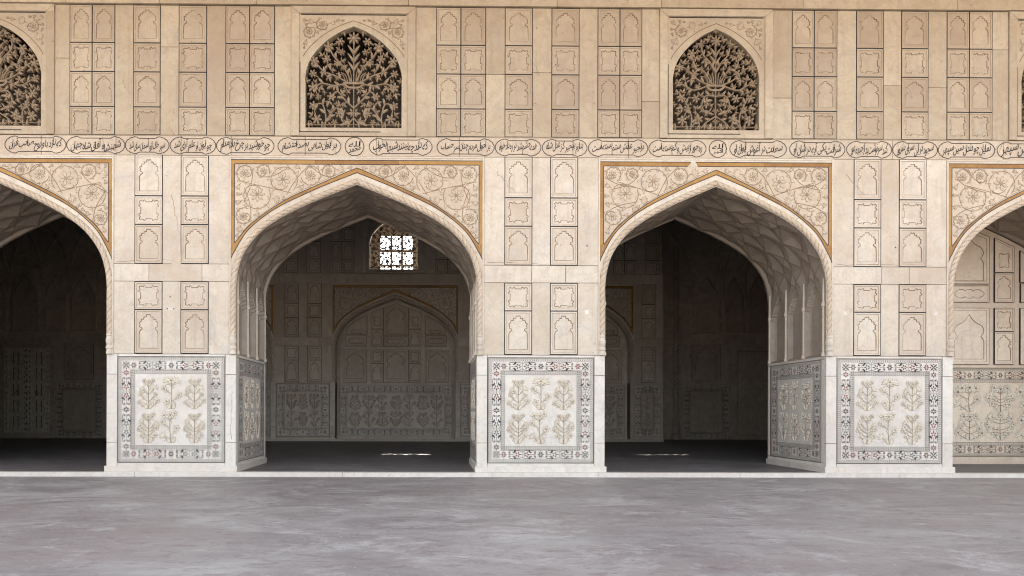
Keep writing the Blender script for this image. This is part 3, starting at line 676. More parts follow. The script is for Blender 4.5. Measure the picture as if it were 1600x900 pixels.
def arch(cx, half, y0, label, group, kind='open', seed=1, chip=False):
    """one bay: face plate, yellow inlaid frame, carved spandrels, rope moulding and net-vaulted soffit"""
    r = half / 1.875; rng = random.Random(seed); rear = kind == 'blind'
    root = thing('pointed_arch', label, 'arch', (cx, y0, 0), group)
    zs = Z['spring']; hI = [(x, z + zs) for x, z in arch_half(INTR, r)]
    hYi = [(x, z + zs) for x, z in arch_half(YIN, r)]; hYo = [(x, z + zs) for x, z in arch_half(YOUT, r)]
    zb, zt = Z['dado_top'], Z['frieze0']; ow = (197.6 + 12) * r / 100 * 0 + half + 0.112
    D = {'open': DEPTH, 'closed': DEPTH, 'blind': 0.38}[kind]
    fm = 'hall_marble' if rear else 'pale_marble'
    I = full(hI); I = [(-half, zb)] + I + [(half, zb)]
    plate = [(-ow, zb)] + I + [(ow, zb), (ow, zt), (-ow, zt)]
    b = MB()
    cut = lambda y, back: b.tess([plate], y, fm, 0.3, back)
    cut(0.0, False)
    for x in (-ow, ow): b.face([(x, 0, zb), (x, 0.06, zb), (x, 0.06, zt), (x, 0, zt)], 'joint')
    # fine raised fillet framing the bay
    b.box(-ow + 0.004, -ow + 0.028, -0.010, 0.02, zb, zt - 0.004, fm, 0.25); b.box(ow - 0.028, ow - 0.004, -0.010, 0.02, zb, zt - 0.004, fm, 0.25)
    b.box(-ow + 0.03, ow - 0.03, -0.010, 0.02, zt - 0.026, zt - 0.004, fm, 0.25)
    # radial joints of the white ring
    ro = offset(hI, 0.095)
    for k in (9, 20, 31):
        for sg in (-1, 1):
            p, q = ro[k], hYi[min(len(hYi) - 2, k)]
            b.strip([(sg * p[0], p[1]), (sg * (p[0] + (p[0] - hI[k][0]) * 0.8), p[1] + (p[1] - hI[k][1]) * 0.8)], 0.006, -0.001, 'light_grime')
    part('arch_face', b, root)
    if not rear:
        b = MB(); b.tess([plate], D, fm, 0.3, True); part('rear_face', b, root)
    # yellow frame with black edge lines
    b = MB(); xo, xi = 1.976 * r, 1.905 * r; zt_o = Z['yel_top']; zt_i = zt_o - 0.066; y = -0.003
    tip = hYi[-1][1]
    ym = 'yellow_inlay'
    def pieces(x0, x1, z0, z1, n, vert):
        for k in range(n):
            t0, t1 = k / n, (k + 1) / n
            if vert: b.poly(rect(x0, x1, z0 + (z1 - z0) * t0, z0 + (z1 - z0) * t1 - 0.002), y, ym, rng.random())
            else: b.poly(rect(x0 + (x1 - x0) * t0, x0 + (x1 - x0) * t1 - 0.002, z0, z1), y, ym, rng.random())
    if chip:
        pieces(-xo, -0.40, zt_i, zt_o, 3, False); pieces(-0.335, xo, zt_i, zt_o, 4, False)
        b.tess([[(-0.46, zt_i - 0.012), (-0.37, zt_i + 0.02), (-0.29, zt_i - 0.012), (-0.315, zt_i + 0.05), (-0.34, zt_o + 0.012), (-0.40, zt_o + 0.005), (-0.40, zt_i + 0.05)][::1]], y - 0.0015, 'mortar')
    else: pieces(-xo, xo, zt_i, zt_o, 6, False)
    for sg in (-1, 1):
        x0, x1 = sorted((sg * xi, sg * xo)); pieces(x0, x1, hYo[-1][1], zt_i, 3, True)
        # the curved strip
        a = resample(hYo, 0.03)[0]; c, _ = resample(hYi, 0.03)
        m = 60; ta = np.linspace(0, 1, m); ia = np.stack([np.interp(ta, np.linspace(0, 1, len(a)), a[:, k]) for k in (0, 1)], 1); ic = np.stack([np.interp(ta, np.linspace(0, 1, len(c)), c[:, k]) for k in (0, 1)], 1)
        tn = [rng.random() for _ in range(6)]
        for k in range(m - 1): b.face([(sg * ia[k][0], y, ia[k][1]), (sg * ia[k + 1][0], y, ia[k + 1][1]), (sg * ic[k + 1][0], y, ic[k + 1][1]), (sg * ic[k][0], y, ic[k][1])], ym, tn[k * 6 // m])
        b.tess([[(sg * xi, hYo[-1][1]), (sg * xo, hYo[-1][1]), (sg * xo, tip)]], y, ym, tn[-1])
        b.strip([(sg * x, z) for x, z in hYi], 0.012, y - 0.001, 'black_inlay'); b.strip([(sg * x, z) for x, z in hYo], 0.011, y - 0.001, 'black_inlay')
        b.strip([(sg * xo, tip), (sg * xo, zt_o)], 0.012, y - 0.001, 'black_inlay'); b.strip([(sg * xi, hYo[-1][1]), (sg * xi, zt_i)], 0.011, y - 0.001, 'black_inlay')
    segs = [(-xo, -0.40), (-0.335, xo)] if chip else [(-xo, xo)]
    for a, c in segs: b.strip([(a, zt_o), (c, zt_o)], 0.011, y - 0.001, 'black_inlay'); 
    segs = [(-xi, -0.43), (-0.315, xi)] if chip else [(-xi, xi)]
    for a, c in segs: b.strip([(a, zt_i), (c, zt_i)], 0.011, y - 0.001, 'black_inlay')
    part('inlay_frame', b, root)
    # spandrels
    key = (round(half, 3), rear)
    poly = [(x, z) for x, z in hYo] + [(xi, zt_i), (0, zt_i)]
    poly = [(min(x, xi - 0.004), z) for x, z in poly]
    if key not in VINES:
        sp = MB(); sp.tess([poly], -0.002, 'hall_marble' if rear else 'spandrel_marble', 0.35)
        sp.strip([(p[0] - 0.02, p[1] + 0.035) for p in hYo[4:-3]], 0.006, -0.0035, 'light_grime')
        VINES[key] = (sp.mesh('spandrel'), vine_relief(shrink(poly, 0.035) if False else poly, random.Random(5), 0.235, -0.0035, 'relief_brown' if rear else 'vine_line', 'hall_marble' if rear else 'spandrel_marble').mesh('vine_relief'))
    for sg in (1, -1):
        s_ = part('spandrel', VINES[key][0], root, sx=sg); part('vine_relief', VINES[key][1], s_)
    # rope moulding standing on a small vase-shaped base
    rm = 'hall_marble' if rear else 'pale_marble'
    path = full(hI); path = [(-half, zb + 0.34)] + path + [(half, zb + 0.34)]
    off = offset(hI, 0.048); off[0] = (0, off[0][1] + 0.012); path = full(off); path = [(path[0][0], zb + 0.30)] + path + [(path[-1][0], zb + 0.30)]
    rp = part('rope_moulding', rope_mesh(path, rm if rear else 'spandrel_marble', y=0.0), root)
    for sg in (-1, 1):
        cb = MB(); lathe(cb, sg * (half + 0.048), 0.0, [(0.0, zb + 0.31), (0.045, zb + 0.31), (0.05, zb + 0.29), (0.04, zb + 0.275), (0.058, zb + 0.22), (0.052, zb + 0.17), (0.035, zb + 0.135), (0.056, zb + 0.11), (0.056, zb + 0.085), (0.042, zb + 0.07), (0.055, zb + 0.01), (0.055, zb)], rm)
        part('moulding_base', cb, rp)
    # soffit
    P, s = resample([(-half, zb)] + full(hI) + [(half, zb)], 0.026); T = np.gradient(P, axis=0); T /= np.linalg.norm(T, axis=1)[:, None]; N = np.stack([-T[:, 1], T[:, 0]], 1)
    nv = 70 if not rear else 4; Ltot = s[-1]; nich = zs + 0.25 - zb
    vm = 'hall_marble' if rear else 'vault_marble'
    b = MB()
    cells = 3; cwid = (D - 0.16) / cells; per = 1.05
    def disp(u, v):
        if rear: return 0.0
        e = min(1.0, max(0.0, (v - 0.05) / 0.03)) * min(1.0, max(0.0, (D - 0.05 - v) / 0.03)); u2 = min(u, Ltot - u); vv = v - 0.08
        if u2 < 0.03 or vv < 0 or vv > D - 0.16: return 0.0
        ci = min(cells - 1, int(vv / cwid)); lx = (vv - ci * cwid) / cwid * 2 - 1
        d = 0.0
        if u2 < nich + 0.25:
            top = nich - 0.42 + 0.40 * (1 - abs(lx / 0.84) ** 1.6) if abs(lx) < 0.84 else -1
            if u2 < top: d = 0.085 * min(1.0, (0.84 - abs(lx)) / 0.06, (top - u2) / 0.03)
            if u2 < nich - 0.25: d = max(d, 0.0)
        if u2 > nich - 0.2 and d == 0.0:
            # net of crossing ridges: diamonds in the (u, v) plane
            a = (u2 - nich + 0.2) / per; p = a + (vv / cwid); q = a - (vv / cwid)
            p2 = (2 * a + vv / cwid) ; q2 = (2 * a - vv / cwid)
            tri = lambda f: abs((f % 1.0) - 0.5) * 2        # 1 on the ridge, 0 mid cell
            rdg = max(tri(p), tri(q)); rdg2 = max(tri(p2), tri(q2))
            d = 0.045 * (1 - rdg ** 1.3) + 0.022 * (1 - rdg2 ** 2)
            d *= min(1.0, (u2 - nich + 0.2) / 0.3)
        return d * e
    rows = []
    for k in range(len(P)):
        for j in range(nv + 1):
            v = D * j / nv; d = disp(s[k], v); rows.append((P[k][0] + N[k][0] * d, v, P[k][1] + N[k][1] * d))
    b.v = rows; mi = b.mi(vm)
    for k in range(len(P) - 1):
        for j in range(nv):
            a = k * (nv + 1) + j; b.f.append((a, a + 1, a + nv + 2, a + nv + 1)); b.m.append(mi); b.t.append(0.4)
    so = part('soffit', b, root)
    if not rear:
        rb = MB(); 
        def rib(line):
            pts = []
            for u, v in line:
                I_ = lambda A, c_: float(np.interp(u, s, A[:, c_])); d = disp(u, v) - 0.005
                pts.append(Vector((I_(P, 0) + I_(N, 0) * d, v, I_(P, 1) + I_(N, 1) * d)))
            for p0, p1 in zip(pts, pts[1:]):
                t = (p1 - p0);  
                if t.length < 1e-5: continue
                t.normalize(); k_ = Vector((0, 1, 0)).cross(t); 
                if k_.length < 1e-3: continue
                k_.normalize(); e = t.cross(k_); hw_ = 0.0075
                rb.face([p0 - e * hw_ , p1 - e * hw_, p1 + k_ * -0.002 + e * hw_, p0 + k_ * -0.002 + e * hw_], 'rib_brown')
        for side in (0, 1):
            for fam in (1, -1):
                for k in range(-4, 9):
                    for mul, rng_ in ((1, 1), (2, 1)):
                        line = []
                        for u2 in np.arange(nich + 0.02, Ltot / 2, 0.03):
                            a = (u2 - nich + 0.2) / per * mul; vv = (k - fam * a if False else fam * (k - a)) * cwid
                            if 0 <= vv <= D - 0.16: line.append((u2 if side == 0 else Ltot - u2, vv + 0.08))
                            elif line: rib(line); line = []
                        if len(line) > 1: rib(line)
        part('vault_ribs', rb, so)
        col_b = MB(); lathe(col_b, 0, 0, [(0.036, 0), (0.036, 0.05), (0.022, 0.07), (0.02, 0.78), (0.034, 0.80), (0.034, 0.84), (0.02, 0.87), (0.012, 1.25)], 'pale_marble', 10); cm = col_b.mesh('colonnette', True)
        for sg in (-1, 1):
            for ci in range(cells + 1): part('colonnette', cm, so, (sg * (half - 0.002), 0.08 + ci * cwid, zb))
    if kind != 'open':
        infill(root, half, hI, D, rear, seed)
    return root

def infill(root, half, hI, D, rear, seed):
    """the panelled wall that closes a blind arch"""
    m = 'hall_marble' if rear else 'lit_cream'; k = half / 1.875; rng = random.Random(seed + 40)
    b = MB(); zb = 0.0; z0, z1 = Z['dado0'] - 0.01, Z['dado1'] - 0.02
    I = full(hI); b.tess([[(-half, 0)] + I + [(half, 0)]], 0.03, m, 0.3)
    part_w = part('infill_wall', b, root, (0, D, 0))
    pl = MB(); pl.box(-half, half, -0.03, 0.02, 0, 0.13, m, 0.2); pl.box(-half, half, -0.012, 0.02, z1 + 0.012, z1 + 0.05, m, 0.3); part('base_course', pl, root, (0, D, 0))
    if rear: dado_panel(root, 2 * half - 0.16, z1 - z0, 7, 2, (0, D, z0), seed=4, mat='hall_white', edge='relief_brown', fill='hall_marble')
    else: dado_panel(root, 2 * half - 0.02, z1 - z0, 5, 2, (0, D, z0), seed=4, mat='lit_cream', edge='relief_brown', fill='relief_pale', bt=True)
    zr = [z1 + 0.07, z1 + 1.12, z1 + 1.22]                        # the row of tall niches, then the row under the arch
    cw, nw, ow, g = 0.80 * k, 0.40 * k, 0.80 * k, 0.10 * k
    mn = m if rear else 'lit_cream'
    def P(x, w, za, zc, kind): part('niche_panel', panel_mesh(w - 0.006, zc - za - 0.006, kind, mn), root, (x, D, za + 0.003))
    xn = cw / 2 + nw / 2 + (0 if rear else g); xw = xn + nw / 2 + g + ow / 2
    big = 'arch' if rear else 'onion'
    P(0, cw, zr[0], zr[1], big)
    def top_at(x):
        for a, c in zip(hI, hI[1:]):
            if a[0] <= abs(x) <= c[0]: return a[1] + (c[1] - a[1]) * (abs(x) - a[0]) / max(1e-6, c[0] - a[0])
        return hI[-1][1]
    for sg in (-1, 1):
        zm = zr[0] + (zr[1] - zr[0]) * 0.58
        P(sg * xn, nw, zr[0], zm, 'arch'); P(sg * xn, nw, zm, zr[1], 'square'); P(sg * xw, ow * 0.96, zr[0], zr[1], big)
        za = zr[2]; zc = za + 0.55
        P(sg * xn, nw, za, zc, 'arch')
        # panels cut by the curve of the arch
        def cutp(x0, x1, zlo, fig):
            inset = 0.10; top = [(x, top_at(x) - inset) for x in np.linspace(x1, x0, 8)]
            top = [(x, max(z, zlo + 0.03)) for x, z in top]
            O = [(x0, zlo), (x1, zlo)] + top; O = [(sg * x, z) for x, z in O]
            if sg < 0: O = O[::-1]
            xm = sg * (x0 + x1) / 2; h_ = min(p[1] for p in top) - zlo; w_ = (x1 - x0)
            F = [(xm + x, zlo + 0.2 * h_ + z) for x, z in fig_square(w_ * 0.52, h_ * 0.55)]
            part('niche_panel', panel_mesh(w_, h_, 'square', m, True, O, F if h_ > 0.2 else None), root, (0, D, 0)) if h_ > 0.2 else part('niche_panel', panel_mesh(w_, h_, 'plain', m, True, O), root, (0, D, 0))
        cutp(xn - nw / 2 + 0.003, xn + nw / 2 - 0.003, zc + 0.004, 'square')
        x0, x1 = xw - ow * 0.48, xw + ow * 0.48
        P(sg * (xw - ow * 0.04), ow * 0.86, za, za + 0.36, 'cartouche')
        cutp(x0, x1 - 0.12 * k, za + 0.37, 'square')
    P(0, cw, zr[2], zr[2] + 0.32, 'cartouche')
    zc = zr[2] + 0.34; inset = 0.13
    xs = np.linspace(cw / 2 - 0.003, -cw / 2 + 0.003, 9); O = [(-cw / 2 + 0.003, zc), (cw / 2 - 0.003, zc)] + [(x, top_at(x) - inset) for x in xs]
    hh = top_at(cw / 2) - inset - zc
    F = [(x, zc + 0.06 + z) for x, z in (fig_arch if rear else fig_onion)(cw * 0.72, (top_at(0) - inset - zc) * 0.80)]
    part('niche_panel', panel_mesh(cw, hh, 'arch', m, True, O, F), root, (0, D, 0))

# ------------------------------------------------------------------ pierced stone windows
def lattice_mesh(hw, hC, z0, seed, y=0.016, th=0.05, mat='lattice_stone'):
    """foliage tracery growing out of a bowl; left half grown, right half mirrored"""
    rng = random.Random(seed); b = MB(); H = hC[0][1]
    top = lambda x: np.interp(abs(x), [p[0] for p in hC if p[1] >= z0], [p[1] for p in hC if p[1] >= z0]) if abs(x) <= hw else z0
    outline = [(-hw, z0)] + [(-x, z) for x, z in hC[::-1]] + [(0, z0)]
    g = 0.0125; XS = np.arange(-hw, 0.0, g); ZS = np.arange(z0, H, g)
    G = np.array([(x, z) for x in XS for z in ZS if z < top(x)]); D = np.full(len(G), 9.0); occ = []
    def occupy(pts):
        nonlocal D
        A = np.array(pts); occ.extend([tuple(p) for p in pts]); D = np.minimum(D, np.min(np.linalg.norm(G[:, None] - A[None], axis=2), axis=1))
    edge = resample([(0, z0), (-hw, z0)] + [(-x, z) for x, z in hC[::-1]], 0.015)[0]; occupy([tuple(p) for p in edge])
    mir = lambda f: (f(1), f(-1))
    def M(p, s): return (p[0] * s, p[1])
    def stem(pts, wd=0.0135):
        q = [tuple(p) for p in resample(pts, 0.022)[0]]
        for s in ((1, -1) if min(p[0] for p in q) < -1e-6 else (1,)): b.strip([M(p, s) for p in q], wd, y - (0.001 if s > 0 else 0), mat, rid=0.010, thick=th)
        occupy([p for p in q if p[0] <= 0.02])
    def leaf(p, q, wd, bend=0.0):
        for s in (1, -1): b.leaf(M(p, s), M(q, s), wd, 0.016, y - 0.004, mat, bend * s, th)
        occupy([tuple(np.array(p) + (np.array(q) - np.array(p)) * t) for t in (0.1, 0.3, 0.5, 0.7, 0.9, 1.0)])
    def flower(p, r_, n, rot):
        for s in (1, -1):
            if s < 0 and abs(p[0]) < 1e-6: break
            b.flower(p[0] * s, p[1], r_, n, 0.018, y - 0.008, mat, rot if s > 0 else math.pi - rot, th, wd=0.42)
        occupy([(p[0] + r_ * f * math.cos(a), p[1] + r_ * f * math.sin(a)) for a in np.linspace(0, 6.28, 14) for f in (0.3, 0.65, 0.95)])
    Wd, Hh = hw, H - z0; U = lambda x, z: (x * Wd, z0 + z * Hh)
    # bowl with a fan of straight stems, central stem, top flower
    stem([U(0, 0), U(0, 0.42)], 0.015); stem([U(0, 0.42), U(0, 0.86)], 0.016)
    stem(catmull([U(-0.20, 0.435), U(-0.12, 0.405), U(0, 0.40)], 5), 0.03); stem([U(-0.22, 0.445), U(0, 0.445)], 0.030)
    for k in range(1, 5): stem(catmull([U(-0.04 * k, 0.44), U(-0.055 * k, 0.52), U(-0.075 * k - 0.01 * k * k * 0.4, 0.585 - 0.012 * k)], 4), 0.013)
    flower(U(0, 0.885), Wd * 0.14, 8, math.pi / 2)
    for zz in (0.62, 0.70, 0.78): leaf(U(0, zz - 0.06), U(-0.13, zz + 0.04), Wd * 0.045, -0.15)
    if seed % 2:
        br = [[(-0.05, 0.46), (-0.20, 0.60), (-0.40, 0.70), (-0.52, 0.80)], [(-0.12, 0.45), (-0.40, 0.52), (-0.62, 0.56), (-0.82, 0.66)], [(-0.18, 0.44), (-0.40, 0.42), (-0.66, 0.44), (-0.84, 0.40)],
              [(0, 0.20), (-0.18, 0.28), (-0.34, 0.36), (-0.50, 0.30)], [(-0.60, 0.0), (-0.58, 0.12), (-0.66, 0.24), (-0.84, 0.22)], [(-0.60, 0.05), (-0.45, 0.16), (-0.34, 0.20), (-0.30, 0.12)], [(0, 0.10), (-0.14, 0.04), (-0.26, 0.10), (-0.18, 0.18)]]
        fl = [((-0.52, 0.80), 0.13), ((-0.82, 0.66), 0.12), ((-0.84, 0.40), 0.13), ((-0.46, 0.31), 0.11), ((-0.84, 0.22), 0.11), ((-0.30, 0.14), 0.10), ((-0.34, 0.64), 0.10)]
    else:
        br = [[(0, 0.58), (-0.14, 0.68), (-0.30, 0.76), (-0.34, 0.90)], [(-0.08, 0.46), (-0.30, 0.60), (-0.48, 0.62), (-0.56, 0.78)], [(-0.14, 0.45), (-0.40, 0.50), (-0.66, 0.60), (-0.85, 0.64)], [(-0.20, 0.44), (-0.50, 0.40), (-0.70, 0.44), (-0.86, 0.47)],
              [(0, 0.34), (-0.24, 0.34), (-0.32, 0.24), (-0.20, 0.17), (-0.10, 0.22)], [(-0.58, 0.0), (-0.56, 0.14), (-0.70, 0.28), (-0.80, 0.34)], [(-0.58, 0.02), (-0.44, 0.10), (-0.38, 0.13)], [(0, 0.14), (-0.22, 0.08), (-0.34, 0.02)]]
        fl = [((-0.56, 0.76), 0.13), ((-0.85, 0.62), 0.13), ((-0.86, 0.47), 0.11), ((-0.50, 0.56), 0.12), ((-0.80, 0.32), 0.13), ((-0.40, 0.11), 0.13), ((-0.66, 0.21), 0.11), ((-0.34, 0.84), 0.08)]
    for q in br:
        pts = catmull([U(*p) for p in q], 6); stem(pts, 0.019)
        for k in range(3, len(pts) - 2, 4):
            sg = 1 if (k // 4) % 2 else -1; d = np.array(pts[k + 1]) - np.array(pts[k - 1]); d /= np.linalg.norm(d); a = math.atan2(d[1], d[0]) + sg * 0.75
            l = Wd * rng.uniform(0.13, 0.17); leaf(pts[k], (pts[k][0] + l * math.cos(a), pts[k][1] + l * math.sin(a)), Wd * 0.052, sg * -0.12)
    for p, r_ in fl: flower(U(*p), Wd * r_ * 0.88, 6, rng.uniform(0, 1))
    # grow into what is still open
    for _ in range(340):
        k = int(np.argmax(D)); d = D[k]
        if d < 0.043 * (hw / 0.75): break
        c = G[k]; near = min(occ, key=lambda o: (o[0] - c[0]) ** 2 + (o[1] - c[1]) ** 2); v = np.array(c) - np.array(near); a = math.atan2(v[1], v[0])
        if d > 0.085: flower(tuple(c), d * 0.62, 6, rng.uniform(0, 1)); stem([near, tuple(c)], 0.015)
        else:
            stem([near, tuple(np.array(near) + v * 0.8)], 0.013); e = np.array(near) + v * 1.55; leaf(near, tuple(e), d * 0.50, rng.choice((-0.2, 0.2)))
            for sg in (-1, 1): leaf(tuple(np.array(near) + v * 0.3), (near[0] + d * 1.15 * math.cos(a + sg * 0.9), near[1] + d * 1.15 * math.sin(a + sg * 0.9)), d * 0.36, sg * 0.15)
    stem([U(-1.0, 0.035), U(-0.02, 0.035)], 0.014)
    for x in np.linspace(-0.93, -0.12, 4): leaf(U(x, 0.0), U(x + rng.uniform(-0.04, 0.04), 0.075), Wd * 0.04)
    return b.mesh('lattice')
WINH = [(0, 158.5), (22, 149), (44, 134), (62, 115), (71, 99), (75, 82), (75, 70)]       # half opening of the pierced window, px
def lattice_window(cx, half_in, y0, label, group, seed, rear=False):
    r = half_in / 0.845; m = 'hall_marble' if rear else 'cream_marble'; rng = random.Random(seed)
    root = thing('lattice_window', label, 'window', (cx, y0, Z['sec0']), group)
    z0 = SZ(200.5); zl = lambda py: SZ(py)
    iz0, iz1 = SZ(208), SZ(23.0); oz1 = Z['sec4'] + 0.0; ohw = half_in + 0.125
    root_z = Z['sec0']; s = -root_z
    b = MB()
    # mitred stone frame: two jambs and a head, slightly proud
    b.box(-ohw, -half_in, -0.02, 0.14, root_z + s, iz1 + s + 0.10, m, rng.random(), 0.006); b.box(half_in, ohw, -0.02, 0.14, root_z + s, iz1 + s + 0.10, m, rng.random(), 0.006)
    b.box(-ohw, ohw, -0.024, 0.14, iz1 + s + 0.002, oz1 + s, m, rng.random(), 0.006); b.box(-half_in, half_in, -0.008, 0.14, root_z + s, iz0 + s, m, rng.random(), 0.004)
    for sg in (-1, 1): b.strip([(sg * half_in, iz1 + s), (sg * ohw, iz1 + s + 0.10)], 0.006, -0.0255, 'light_grime')
    part('frame', b, root)
    hC = catmull([(x / 100 * r, z0 + (z / 100)) for x, z in WINH], 5); hw = hC[-1][0]
    loop = [(-hw, z0)] + full(hC) + [(hw, z0)]; loop = [(x, z + s) for x, z in loop]
    O = rect(-half_in, half_in, iz0 + s, iz1 + s)
    b = MB(); b.tess([O, loop], 0.0, m, 0.4)
    b.wall(loop, 0.0, shrink(loop, 0.0), 0.14, m, 0.3)
    ob = [(-x * 1.13, z + 0.085) for x, z in hC[::-1] if z > z0 + 1.0] + [(x * 1.13, z + 0.085) for x, z in hC[1:] if z > z0 + 1.0]
    b.strip([(x, z + s) for x, z in ob], 0.011, -0.002, 'grime')
    b.strip([(-half_in * 0.97, iz1 + s - 0.012), (half_in * 0.97, iz1 + s - 0.012)], 0.016, -0.002, 'black_inlay')
    b.strip([(-half_in + 0.010, iz0 + s), (-half_in + 0.010, iz0 + s + 1.1)], 0.013, -0.002, 'black_inlay'); b.strip([(-half_in + 0.01, iz0 + s + 0.012), (half_in * 0.5, iz0 + s + 0.012)], 0.013, -0.002, 'black_inlay')
    pl = part('arched_surround', b, root)
    poly = [(x * 1.13 + 0.03, z + 0.11 + s) for x, z in hC if z > z0 + 1.0]; poly = [(min(x, half_in - 0.04), min(z, iz1 + s - 0.04)) for x, z in poly] + [(half_in - 0.04, iz1 + s - 0.04)]
    poly = [p for k, p in enumerate(poly) if k == 0 or math.hypot(p[0] - poly[k - 1][0], p[1] - poly[k - 1][1]) > 1e-4]
    vr = vine_relief(poly, random.Random(3), 0.10, -0.002, 'relief_brown', m, 0.022, 0.008, 14).mesh('vine_relief')
    for sg in (1, -1): part('vine_relief', vr, pl, sx=sg)
    if not rear:          # added dark box, closed behind the screen to black out its openings
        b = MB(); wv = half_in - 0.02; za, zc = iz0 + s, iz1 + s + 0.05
        for q in (((-wv, 0.14, za), (-wv, 1.3, za), (-wv, 1.3, zc), (-wv, 0.14, zc)), ((wv, 0.14, za), (wv, 0.14, zc), (wv, 1.3, zc), (wv, 1.3, za)), ((-wv, 0.14, za), (wv, 0.14, za), (wv, 1.3, za), (-wv, 1.3, za)), ((-wv, 0.14, zc), (-wv, 1.3, zc), (wv, 1.3, zc), (wv, 0.14, zc)), ((-wv, 1.3, za), (wv, 1.3, za), (wv, 1.3, zc), (-wv, 1.3, zc))): b.face(q, 'shade_dark')
        part('blackout_box', b, root)
    part('lattice', lattice_mesh(hw, [(x, z) for x, z in hC], z0, seed, mat='lattice_stone'), root, (0, 0, s))
    return root

# ------------------------------------------------------------------ panelled walls between the windows
def wall_section(xs_plain, strips, y0, label, group, px_c, rear=False, seed=1):
    """strips: lists of photo columns (2 or 3 x values = 1 or 2 niche columns); xs_plain: outer limits"""
    x0, x1 = SX(xs_plain[0], 110), SX(xs_plain[1], 110); cx = (x0 + x1) / 2; rng = random.Random(seed); m = 'hall_marble' if rear else 'cream_marble'
    root = thing('panelled_wall', label, 'wall', (cx, y0, Z['frieze1']), group)
    s = -Z['frieze1']; b = MB(); z0, z1 = Z['sec0'] + s, Z['sec4'] + s
    b.box(x0 - cx, x1 - cx, 0.055, 0.5, 0, z1 + 0.05, 'joint')
    edges = [x0 - cx]
    zr = [Z['sec0'], Z['sec1'], Z['sec2'], Z['sec3'], Z['sec4']]
    for st in strips:
        q = [SX(p, 110) - cx for p in st]
        for a, c in zip(q, q[1:]):
            for k, kd in enumerate(('square', 'arch', 'square', 'arch')):
                part('niche_panel', panel_mesh(round(c - a - 0.003, 3), zr[k + 1] - zr[k] - 0.003, kd, m if rear else 'niche_marble'), root, ((a + c) / 2, 0, zr[k] + s + 0.0015))
        edges += [q[0], q[-1]]
    edges.append(x1 - cx)
    for k in range(0, len(edges), 2):
        if edges[k + 1] - edges[k] < 0.02: continue
        cut = [z0, z1] if rng.random() < 0.5 else [z0, z0 + rng.uniform(0.5, 1.5), z1]
        for a, c in zip(cut, cut[1:]): slab(b, edges[k], edges[k + 1], a, c, m, rng)
    slab(b, x0 - cx, x1 - cx, 0.0, z0 - 0.001, m, rng, gap=0.0)
    if not rear:
        for _ in range(5): crack(b, rng.uniform(x0, x1) - cx, rng.uniform(z0, z1), rng.uniform(-0.1, 0.1), rng.uniform(-0.3, 0.3), rng)
    part('stone_facing', b, root, (0, 0, 0))
    return root

# ================================================================== setting: ground, floors
b = MB(); b.face([(-300, -300, -0.10), (300, -300, -0.10), (300, 300, -0.10), (-300, 300, -0.10)], 'sunlit_paving'); struct('ground', b)
b = MB(); b.face([(-26, -14.0, -0.062), (26, -14.0, -0.062), (26, 0.0, -0.062), (-26, 0.0, -0.062)], 'court_stone')
for q in (((-26, -14, -0.1), (26, -14, -0.1), (26, -14, -0.062), (-26, -14, -0.062)),): b.face(q, 'court_stone')
struct('courtyard_floor', b)
b = MB(); b.face([(-17, 0.0, 0.0), (17, 0.0, 0.0), (17, 14, 0.0), (-17, 14, 0.0)], 'hall_stone'); struct('hall_floor', b)
b = MB(); rng = random.Random(2); x = -17.0
while x < 17:
    x2 = min(17, x + rng.uniform(1.6, 3.2)); b.box(x + 0.003, x2 - 0.003, -0.13, 0.03, -0.075, 0.006 + rng.uniform(-0.002, 0.002), 'white_marble', rng.random()); x = x2
tag(part('threshold', b), 'long low white marble kerb between the grey courtyard floor and the hall', 'kerb')

# ================================================================== the arcade
def marks(kind):
    def f(b):
        if kind == 1:
            X = lambda px: SX(px, 480) - PIERS[1]
            for px, py in ((266, 465), (261.5, 484), (271.5, 484)): b.dot(X(px), SZ(py), 0.012, -0.001, 'grime')
            b.poly(rect(X(263), X(270), SZ(486.5), SZ(481.5)), -0.001, 'white_marble')
            crack(b, 0.0, 4.3, 0.12, -0.6, random.Random(1)); crack(b, -0.85, 3.28, 0.9, 0.01, random.Random(4))
            crack(b, 0.93, 0.5, 0.01, 0.75, random.Random(6), mat='light_grime')
            b.poly([(0.0, 3.10), (0.15, 3.10), (0.15, 3.40), (0.04, 3.52), (0.0, 3.50)], -0.0012, 'pale_marble', 0.9)
        else:
            X = lambda px: SX(px, 487) - PIERS[kind]
            for px in ((917,) if kind == 2 else (1320.5, 1462)): b.poly(rect(X(px - 3), X(px + 3), SZ(490), SZ(484)), -0.001, 'white_marble', 0.1)
            crack(b, -0.7, 4.7, 0.3, -0.35, random.Random(kind)); crack(b, -0.85, 3.27, 1.5, 0.0, random.Random(kind + 3))
            b.dot(X(917) if kind == 2 else X(1399), SZ(383), 0.014, -0.001, 'grime')
    return f
GP = 'marble piers of the arcade'
pier(PIERS[0], 0, 'marble pier at the far left, past the dark arch with the double door', GP, seed=11)
pier(PIERS[1], 0, 'marble pier with three small drilled holes, beside the arch showing the bright window', GP, seed=12, extras=marks(1))
pier(PIERS[2], 0, 'marble pier between the wide arch with the bright window and the arch right of it', GP, seed=13, extras=marks(2))
pier(PIERS[3], 0, 'marble pier between the last open arch and the walled-up arch on the right', GP, seed=14, extras=marks(3))
pier(PIERS[4], 0, 'marble pier at the far right, past the walled-up arch', GP, seed=15)
ARCH_X = [SX(-5, 450), SX(556.5, 450), SX(1117, 450), SX(1655, 450)]
ARCH_H = [1.725, 1.875, 1.725, 1.65]
